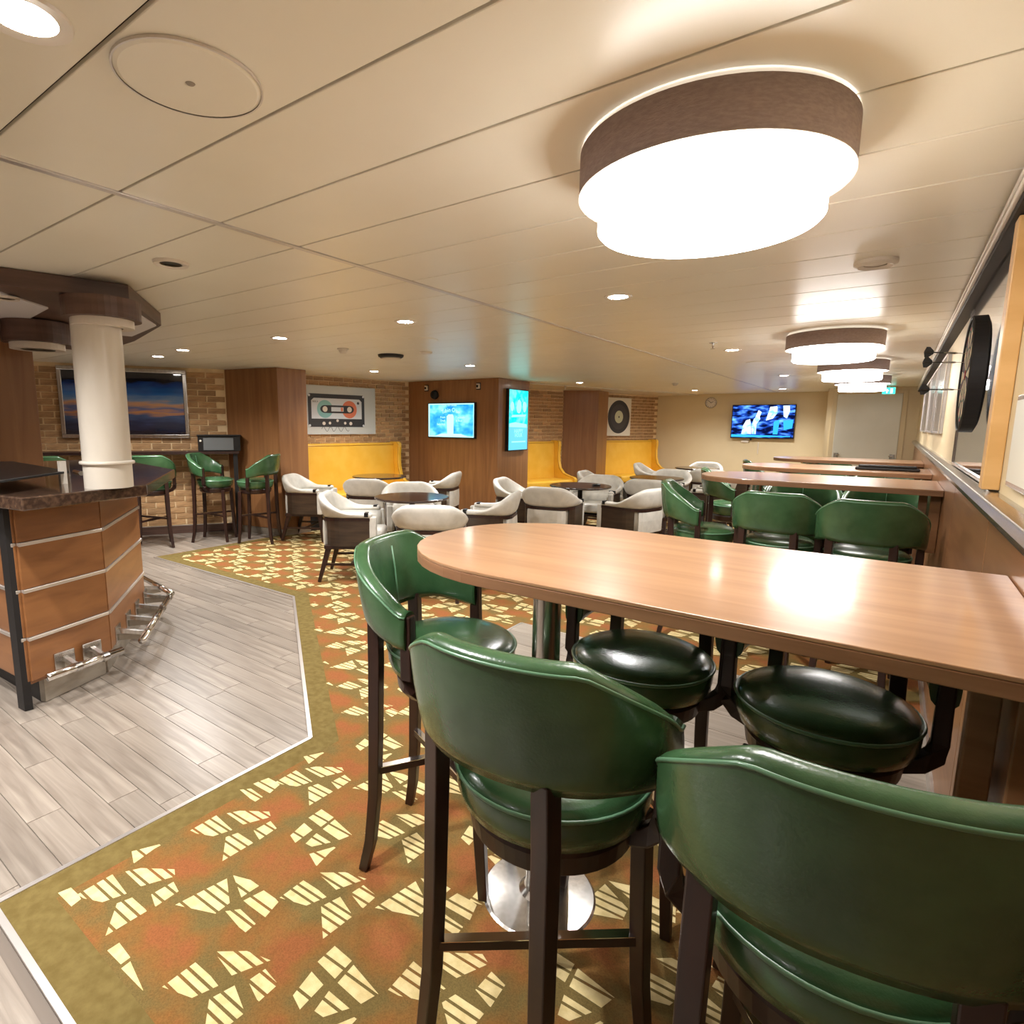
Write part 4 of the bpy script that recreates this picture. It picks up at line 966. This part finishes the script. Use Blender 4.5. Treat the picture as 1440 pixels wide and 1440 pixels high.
def spot_light(x, y, pw=DOWN_POWER):
    l = bpy.data.lights.new('downlight_or_fill', 'SPOT'); l.energy = pw * 1.0; l.spot_size = math.radians(150); l.spot_blend = 1; l.shadow_soft_size = .045; l.color = (1, .985, .98)
    o = bpy.data.objects.new('downlight_or_fill', l); C.objects.link(o); o.location = (x, y, H - .02); return o
for (x, y), lab in zip(DOWNLIGHTS, LAB):
    o = place(dl, ud2, (x, y, 0), 0, 'lit ceiling downlight ' + lab, 'lit downlights'); spot_light(x, y)
for x, y in FILL_SPOTS: spot_light(x, y)  # added fill light from out of view, no fitting built
def unlit(x, y, lab, r=.07, zc=H):
    t = thing('recessed_fitting', lab, 'ceiling fitting', (x, y, 0), 0, 'unlit recessed ceiling fittings')
    obj('ring', lathe(B(), [(r * .6, zc - .0005), (r, zc - .0005), (r * .95, zc - .012), (r * .62, zc - .008)], n=36), m_white, t)
    obj('recess', lathe(B(), [(0, zc - .002), (r * .6, zc - .002)], n=24), m_black, t)
unlit(-2.53, 1.295, 'unlit recessed fitting left of the carrier strip, above the bar')
unlit(-3.45, .98, 'unlit fitting in the underside of the bar canopy', .05, 1.9915)
rs = thing('ceiling_speaker', 'round ribbed ceiling fitting near the cornice right of the nearest drum lamp', 'ceiling fitting', (-.134, 2.886, 0))
obj('ring', lathe(B(), [(.04, H - .0005), (.075, H - .0005), (.075, H - .014), (.06, H - .022), (.04, H - .014)], n=40), m_white, rs); obj('inner_disc', lathe(B(), [(0, H - .012), (.039, H - .012), (.039, H - .001), (0, H - .001)], n=24), m_white, rs)
cs = thing('ceiling_disc', 'large flush round cover in the ceiling panel near the top left', 'ceiling fitting', (-1.18, .665, 0))
obj('cover', lathe(B(), [(0, H - .007), (.122, H - .007), (.13, H - .004), (.13, H - .0005), (0, H - .0005)], n=64), m_ceil, cs); obj('rim', lathe(B(), [(.1305, H - .0005), (.134, H - .0005), (.134, H - .006), (.1305, H - .006)], n=64), m_alu, cs)
obj('center_sensor', lathe(B(), [(0, H - .010), (.007, H - .009), (.009, H - .0071)], n=16), m_plate, cs)
for x, y, r, lab in ((-3.1, 3.55, .12, 'faint flush round cover in the ceiling left of the carrier strip'), (-1.22, 6.6, .12, 'faint flush round cover in the ceiling before the television')):
    t = thing('ceiling_disc', lab, 'ceiling fitting', (x, y, 0)); obj('cover', lathe(B(), [(0, H - .006), (r * .94, H - .006), (r, H - .003), (r, H - .0005), (0, H - .0005)], n=48), m_ceil, t)
vt = thing('air_vent', 'round black and white air diffuser in the ceiling before the cassette booth', 'vent', (-4.04, 4.15, 0))
obj('flange', lathe(B(), [(.09, H - .0005), (.125, H - .0005), (.12, H - .02), (.1, H - .03)], n=40), m_blackm, vt); obj('cone', lathe(B(), [(0, H - .045), (.1, H - .04), (.085, H - .012), (0, H - .012)], n=40), m_white, vt)
for x, y, lab in ((-4.07, 3.575, 'small white smoke detector left of the black air vent'), (-2.83, 9.1, 'small white smoke detector on the ceiling near the farthest booth')):
    t = thing('smoke_detector', lab, 'smoke detector', (x, y, 0), 0, 'white smoke detectors')
    obj('base', lathe(B(), [(0, H - .0005), (.05, H - .0005), (.052, H - .012), (0, H - .012)], n=32), m_white, t); obj('head', lathe(B(), [(0, H - .045), (.025, H - .043), (.035, H - .03), (.04, H - .0121), (0, H - .0121)], n=32), m_white, t, smooth=True)
t = thing('ceiling_sensor', 'flat white ceiling sensor right of the black air vent', 'sensor', (-3.6, 4.16, 0)); obj('cover', lathe(B(), [(0, H - .02), (.05, H - .018), (.06, H - .006), (.06, H - .0005), (0, H - .0005)], n=32), m_white, t)
for x, y, lab in ((-1.247, 4.91, 'sprinkler head left of the second drum lamp'), (-5.3, 2.2, 'sprinkler head near the bar canopy tip'), (-4.5, 8.7, 'sprinkler head in the pale bulkhead over the far booth')):
    t = thing('sprinkler', lab, 'sprinkler', (x, y, 0), 0, 'ceiling sprinkler heads'); zc = H - (.0185 if y > 8 else 0)
    obj('escutcheon', lathe(B(), [(0, zc - .0005), (.03, zc - .0005), (.028, zc - .006), (0, zc - .006)], n=24), m_chrome, t); obj('body', lathe(B(), [(.008, zc - .0061), (.008, zc - .03), (.003, zc - .045), (0, zc - .045)], n=12), m_chrome, t); obj('deflector', lathe(B(), [(0, zc - .0451), (.018, zc - .046), (.018, zc - .048), (0, zc - .048)], n=16), m_chrome, t)
